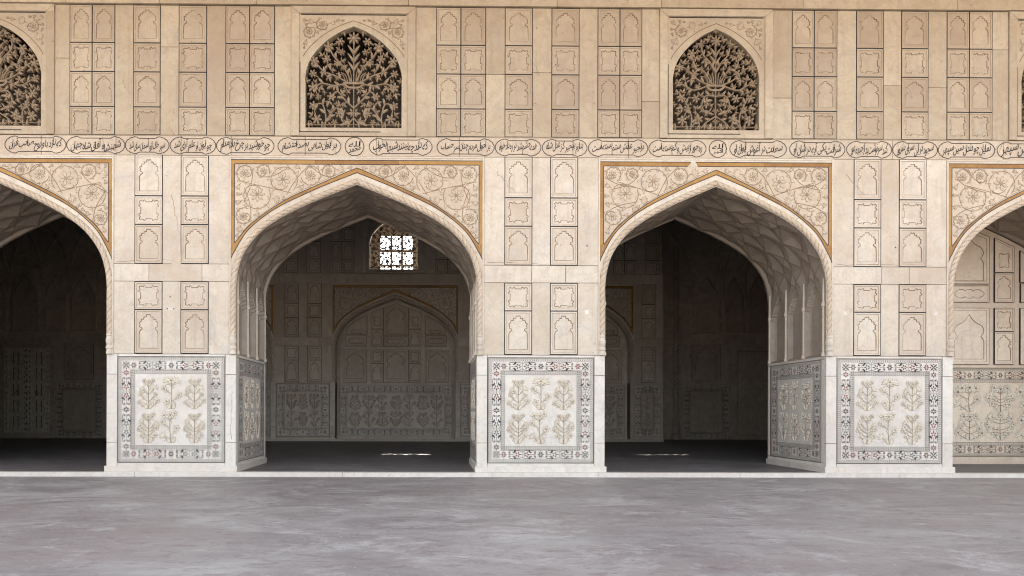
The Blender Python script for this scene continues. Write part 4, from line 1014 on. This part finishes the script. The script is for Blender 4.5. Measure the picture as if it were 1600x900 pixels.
# each opening spans exactly from pier to pier
for k in range(4):
    a, c = PIERS[k] + HALF_DADO, PIERS[k + 1] - HALF_DADO
    ARCH_X[k] = (a + c) / 2; ARCH_H[k] = (c - a) / 2
GA = 'pointed arches of the arcade'
arch(ARCH_X[0], ARCH_H[0], 0, 'open pointed arch cut by the left edge, a double door deep in its dark hall', GA, 'open', 1)
arch(ARCH_X[1], ARCH_H[1], 0, 'widest open pointed arch, with a bright lattice window behind it', GA, 'open', 2)
arch(ARCH_X[2], ARCH_H[2], 0, 'open pointed arch with a chipped yellow frame and a dark hall behind', GA, 'open', 3, chip=True)
arch(ARCH_X[3], ARCH_H[3], 0, 'pointed arch at the right edge, closed by a brightly lit panelled wall', GA, 'closed', 4)
GW = 'lattice windows over the arches'
WX = [SX(-4.5, 110), SX(552.5, 110), SX(1119, 110), SX(1660, 110)]; WH = [0.765, 0.845, 0.765, 0.73]
lattice_window(WX[0], WH[0], 0, 'pierced stone window cut by the left edge of the photo', GW, 2)
lattice_window(WX[1], WH[1], 0, 'widest pierced stone window, star flowers above a bowl, over the widest arch', GW, 3)
lattice_window(WX[2], WH[2], 0, 'pierced stone window with leafy stems, over the arch with the chipped yellow frame', GW, 4)
lattice_window(WX[3], WH[3], 0, 'sliver of a pierced stone window at the right edge over the walled-up arch', GW, 2)
GS = 'panelled walls between the windows'
def edge_px(k, sg): return (WX[k] + sg * (WH[k] + 0.125))
SEC = [([(109, 144, 179.5), (208.5, 250.5), (279.5, 323), (352.5, 390, 429)], 'panelled wall of twelve tall and twelve square niches, above the pier with drilled holes', 0),
       ([(682, 720, 759), (789, 832), (862, 905), (934, 968.5, 1003)], 'panelled wall of niches between the two complete lattice windows', 1),
       ([(1237.5, 1272, 1308), (1338, 1380.5), (1408.5, 1450.5), (1479.5, 1514.5, 1550.5)], 'panelled wall of niches with purplish stained stones, between right lattice window and right edge', 2)]
def px_of(x): return 678 + x * 100 * 1.0
def section(y0, rear, k, label, group):
    st, _, i = SEC[k]
    if rear and k == 2: st = st[:2]
    # limits in photo columns found back from the window frames
    lo, hi = edge_px(i, 1), edge_px(i + 1, -1)
    f = lambda X: min(np.arange(-400, 2200, 0.25), key=lambda p: abs(SX(p, 110) - X))
    return wall_section((f(lo), f(hi) if not (rear and k == 2) else 1389), st, y0, label, group, 0, rear, seed=20 + k)
for k in range(3): section(0, False, k, SEC[k][1], GS)

# plain ends of the facade beyond the picture, so the hall is closed
def plain_wall(name, label, x0, x1, y0, y1, z0, z1, m='plaster', cat='wall'):
    b = MB(); b.box(x0, x1, y0, y1, z0, z1, m); return tag(part(name, b), label, cat)
plain_wall('end_wall', 'plain pale wall closing the arcade past its far left pier', -17, PIERS[0] - HALF_DADO, 0.02, DEPTH, 0, Z['frieze0'])
plain_wall('end_wall', 'plain pale wall closing the arcade past its far right pier', PIERS[4] + HALF_DADO, 17, 0.02, DEPTH, 0, Z['frieze0'])
plain_wall('attic_wall', 'plain pale upper wall left of the leftmost lattice window', -17, WX[0] - WH[0] - 0.125, 0.02, 0.5, Z['frieze1'], 7.9)
plain_wall('attic_wall', 'plain pale upper wall right of the rightmost lattice window', WX[3] + WH[3] + 0.125, 17, 0.02, 0.5, Z['frieze1'], 7.9)

# ------------------------------------------------------------------ inscription band
FORMS = {}
for cp in list(range(0xFB50, 0xFBFF + 1)) + list(range(0xFE70, 0xFEFD)):
    d = unicodedata.decomposition(chr(cp)).split()
    if len(d) >= 2 and d[0] in ('<isolated>', '<final>', '<initial>', '<medial>'): FORMS[(d[0][1:-1], ''.join(chr(int(x_, 16)) for x_ in d[1:]))] = chr(cp)
NOJOIN = set('اآدذرزژو')
def groups_of(word):
    out, cur = [], []
    for ch in word:
        cur.append(ch)
        if ch in NOJOIN: out.append(cur); cur = []
    if cur: out.append(cur)
    res = []
    for g in out:
        i, gl = 0, []
        units = []
        while i < len(g):
            if g[i] == 'ل' and i + 1 < len(g) and g[i + 1] == 'ا': units.append('لا'); i += 2
            else: units.append(g[i]); i += 1
        for k, u in enumerate(units):
            pos = 'isolated' if len(units) == 1 else 'initial' if k == 0 else 'final' if k == len(units) - 1 else 'medial'
            gl.append(FORMS.get((pos, u), FORMS.get(('isolated', u), u)))
        res.append(''.join(gl[::-1]))                # right-to-left script laid out visually
    return res
LINES = [((8, 103), 'که نازد با و روح صاحب قران'), ((104.5, 195), 'شهنشاه آفاق شاه جهان'), ((196, 264), 'سپر خاک ازو آسمان سای شد'), ((266, 337), 'چو ایوان او عالم آرای شد'),
         ((338.5, 428), 'چو خورشید بر چرخ بادا مدام'), ((434.5, 532.5), 'در ایوان شاهی بصد احتشام'), ((577, 675), 'که داند چه بینند شبها بخواب'), ((683, 772), 'بر احوال مردم چنان سر حساب'),
         ((774, 845), 'همه چشم شد در ره داد خواه'), ((847.5, 917), 'بنازم بزنجیر کز عدل شاه'), ((919.5, 1012), 'بزنجیر عدلش ستم بسته است'), ((1014, 1103), 'ره جور از بیش و کم بسته است'),
         ((1140.5, 1228.5), 'سعادت در آغوش ایوان او'), ((1234, 1320), 'شرافت یکی آیه در شان او'), ((1323, 1393), 'کند سرنوشت بد از جبهه دور'), ((1395, 1464.5), 'سجود در این سرای سرور'),
         ((1466, 1554), 'نمایان چو دندان سین سپهر'), ((1558, 1646), 'ز چین جبین سپهر')]
ROUND = [((540, 568), ('الله', 'محمد')), ((1108.5, 1134.5), ('الله', 'اکبر'))]
need = set(g for _, l in LINES for wd in l.split() for g in groups_of(wd)) | set(g for _, ws in ROUND for wd in ws for g in groups_of(wd))
tmp = {}
for g in sorted(need):
    cu = bpy.data.curves.new('t', 'FONT'); cu.body = g; cu.resolution_u = 3; cu.offset = 0.008
    o = bpy.data.objects.new('t', cu); C.objects.link(o); tmp[g] = o
dg = bpy.context.evaluated_depsgraph_get(); GLY = {}
for g, o in tmp.items():
    me = bpy.data.meshes.new_from_object(o.evaluated_get(dg))
    GLY[g] = ([(v.co.x, v.co.y) for v in me.vertices], [tuple(p.vertices) for p in me.polygons]); bpy.data.meshes.remove(me)
for o in list(tmp.values()): cu = o.data; bpy.data.objects.remove(o); bpy.data.curves.remove(cu)
def lettering(words, W, H, seed):
    """each joined group slopes down to the left like hand-cut nastaliq, then the line is fitted to its cartouche"""
    rng = random.Random(seed); V, F = [], []; x = 0.0; sl = 0.26
    for wi, wd in enumerate(words):
        gs = groups_of(wd)
        for gi, g in enumerate(gs):
            vs, fs = GLY[g]
            if not vs: continue
            mn, mxx = min(v[0] for v in vs), max(v[0] for v in vs); wdt = mxx - mn; x -= wdt * 0.86; i = len(V)
            lift = 0.10 * (len(gs) / 2 - gi) * 0.8 + rng.uniform(-0.05, 0.05) + (0.06 if wi % 2 else -0.02)
            for vx, vz in vs: V.append((x + vx - mn + vz * 0.10, vz * 1.05 + sl * (vx - (mn + mxx) / 2) * 0.8 + lift))
            F += [tuple(i + k for k in f) for f in fs]; x -= 0.015
        x -= 0.16
    xs = [v[0] for v in V]; zs = [v[1] for v in V]; w0, h0 = max(xs) - min(xs), max(zs) - min(zs)
    kx = W / w0; kz = H / h0; kz = min(kz, kx * 3.4); cx, cz = (max(xs) + min(xs)) / 2, (max(zs) + min(zs)) / 2
    b = MB(); b.v = [((vx - cx) * kx, -0.004, (vz - cz) * kz) for vx, vz in V]; mi = b.mi('black_inlay'); b.f = F; b.m = [mi] * len(F); b.t = [0.5] * len(F)
    return b
fr = thing('inscription_frieze', 'long pale marble band of black Persian inscriptions in scalloped cartouches', 'frieze', (0, 0, Z['frieze0']))
b = MB(); rng = random.Random(8); hF = Z['frieze1'] - Z['frieze0']; x = -17.0
b.box(-17, 17, 0.055, DEPTH, 0.0, hF, 'joint')
while x < 17:
    x2 = min(17, x + rng.uniform(0.7, 1.9)); slab(b, x, x2, 0.0, hF, 'spandrel_marble', rng); x = x2
for k in range(14): crack(b, rng.uniform(-7, 9), rng.uniform(0, hF * 0.4), rng.uniform(-0.1, 0.1), hF * 0.6, rng)
part('band', b, fr)
def cartouche(x0, x1, words, seed):
    cx = (x0 + x1) / 2; W = x1 - x0; h = 0.128; e = min(0.17, W * 0.28); zc = hF / 2
    o = part('cartouche', mb_outline(W, h, e), fr, (cx, 0, zc))
    part('lettering', lettering(words, W - 0.12, 0.212, seed), o)
def mb_outline(W, h, e):
    b = MB(); hw = W / 2
    arc = [(hw - e + e * math.sin(t), -h * math.cos(t)) for t in np.linspace(0.0, math.pi, 13)]
    end = lobes(arc, 8, 0.13); end[0] = (hw - e - 0.005, -h); end[-1] = (hw - e - 0.005, h)
    st = 0.83 * h
    right = [(hw - e - 0.045, -st)] + end + [(hw - e - 0.045, st)]
    loop = right + [(-x_, -z) for x_, z in right]
    b.strip(loop, 0.0105, -0.004, 'black_inlay', True); return b
for i, ((a, c), l) in enumerate(LINES): cartouche(SX(a, 228), SX(c, 228), l.split(), i)
for i, ((a, c), ws) in enumerate(ROUND):
    x0, x1 = SX(a, 228), SX(c, 228); b = MB(); rr = (x1 - x0) / 2
    n = 14; P = [(rr * math.sin(-t), -rr * math.cos(t)) for t in np.linspace(0, 2 * math.pi, n * 4 + 1)]; P = [(-x_, z) for x_, z in P]
    b.strip(lobes(P, n, 0.16)[:-1], 0.011, -0.004, 'black_inlay', True)
    o = part('medallion', b, fr, ((x0 + x1) / 2, 0, hF / 2))
    lt = MB()
    for k, wd in enumerate(ws):
        q = lettering([wd], rr * 1.35, rr * 0.72, 50 + k); off_ = len(lt.v); dz = rr * (0.30 if k == 0 else -0.36)
        lt.mi('black_inlay'); lt.v += [(v[0], v[1], v[2] + dz) for v in q.v]; lt.f += [tuple(off_ + j for j in f) for f in q.f]; lt.m += q.m; lt.t += q.t
    part('lettering', lt, o)

# ------------------------------------------------------------------ lintel, eave and roof
b = MB(); rng = random.Random(4); x = -17.0
while x < 17:
    x2 = min(17, x + rng.uniform(1.2, 2.6)); b.box(x + 0.003, x2 - 0.003, -0.035, 0.5, Z['sec4'] + 0.012, 7.9, 'cream_marble', rng.random()); x = x2
tag(part('lintel', b), 'long stone lintel course along the very top of the photo', 'lintel')
ev = thing('roof', 'flat stone roof with a deep overhanging eave above the lintel', 'roof', (0, 0, 7.9))
b = MB(); b.box(-18, 18, 0, 13.9, 0, 0.5, 'shade_dark'); part('roof_slab', b, ev)
b = MB(); b.box(-18, 18, -3.2, -0.002, 0.05, 0.22, 'plaster'); part('eave', b, ev)

# ================================================================== the hall behind: rear wall, blind arches, alcoves, doors
HY = HALL_Y
RP = [PIERS[0], PIERS[1], PIERS[2], PIERS[3]]
GR = 'piers of the rear hall wall'
pier(PIERS[1], HY, 'shaded pier of the rear wall, seen through the left of the widest arch', GR, True, 31)
pier(PIERS[2], HY, 'shaded pier of the rear wall, right of the rear blind arch', GR, True, 32)
pier(PIERS[3], HY, 'shaded pier of the rear wall, seen through the open arch with the chipped frame', GR, True, 33, only=-1)
pier(PIERS[0], HY, 'shaded pier at the left end of the rear wall', GR, True, 34, only=1)
GB = 'blind arches of the rear hall wall'
arch(ARCH_X[1], ARCH_H[1], HY, 'shaded blind arch full of panels on the rear wall, below the bright window', GB, 'blind', 6)
arch(ARCH_X[0], ARCH_H[0], HY, 'shaded blind arch on the rear wall, mostly hidden left of the rear pier', GB, 'blind', 7)
arch(ARCH_X[2], ARCH_H[2], HY, 'shaded blind arch on the rear wall, half seen through the chipped yellow framed arch', GB, 'blind', 8)
for k, lab in ((0, 'dark panelled upper wall left of the bright rear window'), (1, 'dark panelled upper wall right of the bright rear window'), (2, 'dark panelled upper wall at the right end of the rear hall')):
    section(HY, True, k, lab, 'panelled walls of the rear hall')
GRW = 'lattice windows of the rear hall wall'
for k, lab in ((1, 'bright sunlit pierced window high on the dark rear wall'), (0, 'pierced window high on the rear wall, left of the bright one'), (2, 'pierced window high on the rear wall, right of the bright one')):
    win = lattice_window(WX[k], WH[k], HY, lab, GRW, 3 if k == 1 else 2, True)
    # deep reveal leading to a smaller barred opening on the outside
    b = MB(); s = -Z['sec0']; z0, z1 = SZ(206) + s, SZ(20) + s; wv = WH[k]; y1 = 1.15
    for q in (((-wv, 0.13, z0), (-wv, y1, z0), (-wv, y1, z1), (-wv, 0.13, z1)), ((wv, 0.13, z0), (wv, 0.13, z1), (wv, y1, z1), (wv, y1, z0)), ((-wv, 0.13, z0), (wv, 0.13, z0), (wv, y1, z0), (-wv, y1, z0)), ((-wv, 0.13, z1), (-wv, y1, z1), (wv, y1, z1), (wv, 0.13, z1))): b.face(q, 'hall_marble')
    ox0, ox1, oz0, oz1 = -0.50, 0.56, z0 + 0.02, z0 + 1.38
    b.tess([rect(-wv, wv, z0, z1), rect(ox0, ox1, oz0, oz1)], y1, 'hall_marble'); b.tess([rect(-wv, wv, z0, z1), rect(ox0, ox1, oz0, oz1)], y1 + 0.1, 'hall_marble', 0.5, True)
    part('reveal', b, win)
    g = MB()
    for t in (1 / 3, 2 / 3):
        x_ = ox0 + (ox1 - ox0) * t; g.box(x_ - 0.035, x_ + 0.035, y1 + 0.01, y1 + 0.09, oz0, oz1, 'lattice_stone')
    for t in (0.28, 0.63):
        z_ = oz0 + (oz1 - oz0) * t; g.box(ox0, ox1, y1 + 0.015, y1 + 0.085, z_ - 0.035, z_ + 0.035, 'lattice_stone')
    part('grille', g, win)
# masonry core of the rear wall
RX0, RX1 = PIERS[0] + 0.02, PIERS[3] + 0.02
rw = thing('rear_wall', 'dark masonry of the rear hall wall with a plain band over its blind arches', 'wall', (0, HY, 0))
b = MB(); b.box(RX0, RX1, 0.5, 1.9, 0, Z['frieze0'], 'hall_marble'); part('core', b, rw)
b = MB(); rng = random.Random(77); x = RX0
b.box(RX0, RX1, 0.05, 1.9, Z['frieze0'], Z['frieze1'], 'hall_marble')
while x < RX1:
    x2 = min(RX1, x + rng.uniform(1.0, 2.4)); slab(b, x, x2, Z['frieze0'], Z['frieze1'], 'hall_marble', rng, th=0.045); x = x2
part('plain_band', b, rw)
b = MB(); cuts = [RX0] + [c for k in range(3) for c in (WX[k] - WH[k], WX[k] + WH[k])] + [RX1]
for k in range(0, len(cuts), 2): b.box(cuts[k] + 0.002, cuts[k + 1] - 0.002, 0.45, 1.9, Z['frieze1'], 7.9, 'hall_marble')
for k in range(3): b.box(WX[k] - WH[k], WX[k] + WH[k], 0.16, 1.25, SZ(19), 7.9, 'hall_marble')
part('upper_core', b, rw)
for k in range(2, 3): pass
# base step along the rear wall
b = MB(); b.box(RX0 + 0.5, RX1, -0.10, 0.05, 0.0, 0.07, 'hall_marble'); part('base_step', b, rw)

AY = CAM_D / 0.464 - CAM_D
def alcove(side):
    lab = 'dark alcove wall at the right end of the hall, with a closed stone doorway' if side > 0 else 'dark alcove wall at the left end of the hall, around the double door'
    x_in = RX1 if side > 0 else RX0; x_out = 17 * side
    root = thing('alcove_wall', lab, 'wall', (0, AY, 0), 'alcove walls at the ends of the hall')
    b = MB(); a, c = sorted((x_in, x_out)); m = 'shade_marble'; b.box(a, c, 0.02, 0.5, 0, 7.9, m, 0.6)
    px = (lambda p: SX(p, 600, AY)); pz = (lambda p: SZ(p, 678, AY))
    rng = random.Random(5 + side)
    ledge = pz(519)
    b.box(a, c, -0.05, 0.02, ledge - 0.06, ledge, m, 0.3)
    part('masonry', b, root)
    if side > 0: d0, d1, n0, n1 = px(1067), px(1140), px(1081), px(1126)
    else: d0, d1, n0, n1 = px(87), px(161), px(101), px(146)
    z0, z1 = pz(686), pz(598.5)
    pl = MB(); pl.box(a, c, -0.03, 0.02, 0, z0 - 0.003, m, 0.3); part('base_course', pl, root)
    dado_panel(root, d1 - d0, z1 - z0, 2, 2, ((d0 + d1) / 2, 0, z0), seed=5, mat='hall_white', edge='relief_brown', fill='hall_marble')
    part('niche_panel', panel_mesh(n1 - n0, pz(537.5) - pz(594.5), 'arch', m), root, ((n0 + n1) / 2, 0, pz(594.5)))
    # pointed niches above the ledge, with fan ribs spreading from their shoulders
    xs = [px(p) for p in ((1084, 1123), (1146, 1168), (1172, 1194), (1210, 1250))[0]] if side > 0 else None
    spans = [(1084, 1123), (1133, 1160), (1168, 1200), (1212, 1250)] if side > 0 else [(-30, 10), (20, 60), (72, 104), (114, 150)]
    for s0, s1 in spans:
        n = MB(); xa, xb = px(s0), px(s1); hw = (xb - xa) / 2; zt = ledge + 1.9; zsn = ledge + 1.15
        h_ = [(0, zt), (hw * 0.45, zt - 0.28), (hw * 0.85, zsn + 0.18), (hw, zsn)]; h_ = catmull(h_, 5)
        loop = [(-hw, ledge + 0.02)] + full(h_) + [(hw, ledge + 0.02)]; big = [(x_ * 1.14, z if z > ledge + 0.1 else z - 0.015) for x_, z in loop]
        n.wall(big, -0.02, loop, -0.05, m); n.wall(loop, -0.05, loop, 0.015, m, 0.4); n.tess([loop], 0.012, m, 0.7); n.wall(big, 0.02, big, -0.02, m)
        for sg in (-1, 1):
            n.strip([(sg * hw * 1.2, zsn), (sg * hw * 1.25, zt), (sg * hw * 1.9, zt + 0.9), (sg * hw * 3.0, zt + 1.6)], 0.07, -0.02, m, rid=0.04)
        part('niche', n, root, ((xa + xb) / 2, 0, 0))
    # twisted rope column on a vase base at the corner
    if side > 0:
        cxp = px(1055.5)
        rp = part('rope_column', rope_mesh([(cxp, pz(610)), (cxp, 6.5)], m, y=-0.05, r=0.085, per=0.14), root)
        cb = MB(); lathe(cb, cxp, -0.05, [(0.085, pz(610)), (0.085, pz(652)), (0.12, pz(655)), (0.14, pz(660)), (0.09, pz(664)), (0.13, pz(669)), (0.11, pz(676)), (0.15, pz(679)), (0.15, pz(686))], m)
        part('column_base', cb, rp)
    return root
alcove(1); alcove(-1)
# doors
px = (lambda p: SX(p, 600, AY)); pz = (lambda p: SZ(p, 678, AY))
dx0, dx1, dz0, dz1 = px(8), px(79.5), pz(677), pz(545)
dr = thing('double_door', 'weathered wooden double door with cross battens in the dark left alcove', 'door', ((dx0 + dx1) / 2, AY, dz0))
W2 = (dx1 - dx0) / 2; Hd = dz1 - dz0
b = MB(); b.box(-W2 - 0.09, -W2, -0.06, 0.03, -0.05, Hd + 0.1, 'shade_marble'); b.box(W2, W2 + 0.09, -0.06, 0.03, -0.05, Hd + 0.1, 'shade_marble'); b.box(-W2, W2, -0.06, 0.03, Hd, Hd + 0.1, 'shade_marble'); b.box(-W2, W2, -0.10, 0.03, -0.1, 0.0, 'hall_marble'); part('door_frame', b, dr)
for sg in (-1, 1):
    b = MB(); x0, x1 = sorted((sg * 0.02, sg * (W2 - 0.005))); wd = x1 - x0
    b.box(x0, x1, -0.03, 0.015, 0.01, Hd - 0.01, 'door_wood')
    for xa, xb in ((x0, x0 + 0.13), (x1 - 0.13, x1)): b.box(xa, xb, -0.055, -0.03, 0.01, Hd - 0.01, 'door_wood', 0.5)
    for k in range(6):
        z = 0.02 + (Hd - 0.17) * k / 5; b.box(x0 + 0.132, x1 - 0.132, -0.05, -0.03, z, z + 0.12, 'door_wood')
    for k in (1, 2):
        x_ = x0 + 0.13 + (wd - 0.26) * k / 3; b.box(x_ - 0.012, x_ + 0.012, -0.034, -0.03, 0.02, Hd - 0.02, 'door_dark')
    for z in np.linspace(0.12, Hd - 0.12, 16):
        for x_ in (x0 + 0.065, x1 - 0.065): b.dot(x_, z, 0.022, -0.056, 'iron', 0.015)
    lf = part('door_leaf', b, dr)
    rg = MB(); cxr = sg * W2 * 0.42; zc = Hd * 0.48
    b_ = [(cxr + 0.055 * math.cos(t), zc - 0.05 + 0.055 * math.sin(t)) for t in np.linspace(0, 2 * math.pi, 15)[:-1]]
    rg.strip(b_, 0.02, -0.06, 'iron', True, rid=0.01, thick=0.012); rg.dot(cxr, zc + 0.01, 0.03, -0.056, 'iron', 0.03); part('ring_handle', rg, lf)
b = MB(); b.box(-0.05, 0.05, -0.085, -0.055, 0.01, Hd - 0.01, 'door_wood')
for z in np.linspace(0.1, Hd - 0.1, 14): b.dot(0, z, 0.03, -0.086, 'iron', 0.02)
part('meeting_rail', b, dr)
ex0, ex1, ez0, ez1 = px(1143), px(1253), pz(681), pz(538)
d2 = thing('stone_doorway', 'blank shaded stone doorway with a plain frame in the right alcove', 'doorway', ((ex0 + ex1) / 2, AY, ez0))
W2 = (ex1 - ex0) / 2; Hd = ez1 - ez0; b = MB()
b.box(-W2, -W2 + 0.16, -0.05, 0.03, 0, Hd, 'shade_marble', 0.3); b.box(W2 - 0.16, W2, -0.05, 0.03, 0, Hd, 'shade_marble', 0.3); b.box(-W2 + 0.16, W2 - 0.16, -0.05, 0.03, Hd - 0.16, Hd, 'shade_marble', 0.4); part('door_frame', b, d2)
b = MB(); b.box(-W2 + 0.161, W2 - 0.161, -0.01, 0.03, 0, Hd - 0.161, 'shade_marble', 0.8); b.wall(shrink(rect(-W2 + 0.161, W2 - 0.161, 0, Hd - 0.161), 0.05), -0.012, shrink(rect(-W2 + 0.161, W2 - 0.161, 0, Hd - 0.161), 0.065), -0.012, 'grime'); part('door_slab', b, d2)
# the two return walls of the alcoves and the hall's end walls
plain_wall('return_wall', 'dark return wall at the right end of the rear wall', RX1 - 0.3, RX1, HY + 0.56, AY + 0.1, 0, 7.9, 'shade_marble')
plain_wall('return_wall', 'dark return wall at the left end of the rear wall', RX0, RX0 + 0.3, HY + 0.56, AY + 0.1, 0, 7.9, 'shade_marble')
plain_wall('side_wall', 'dark side wall closing the hall on the left', -17.4, -17, 0, 13.9, 0, 7.9, 'shade_dark')
plain_wall('side_wall', 'dark side wall closing the hall on the right', 17, 17.4, 0, 14, 0, 7.9, 'shade_dark')
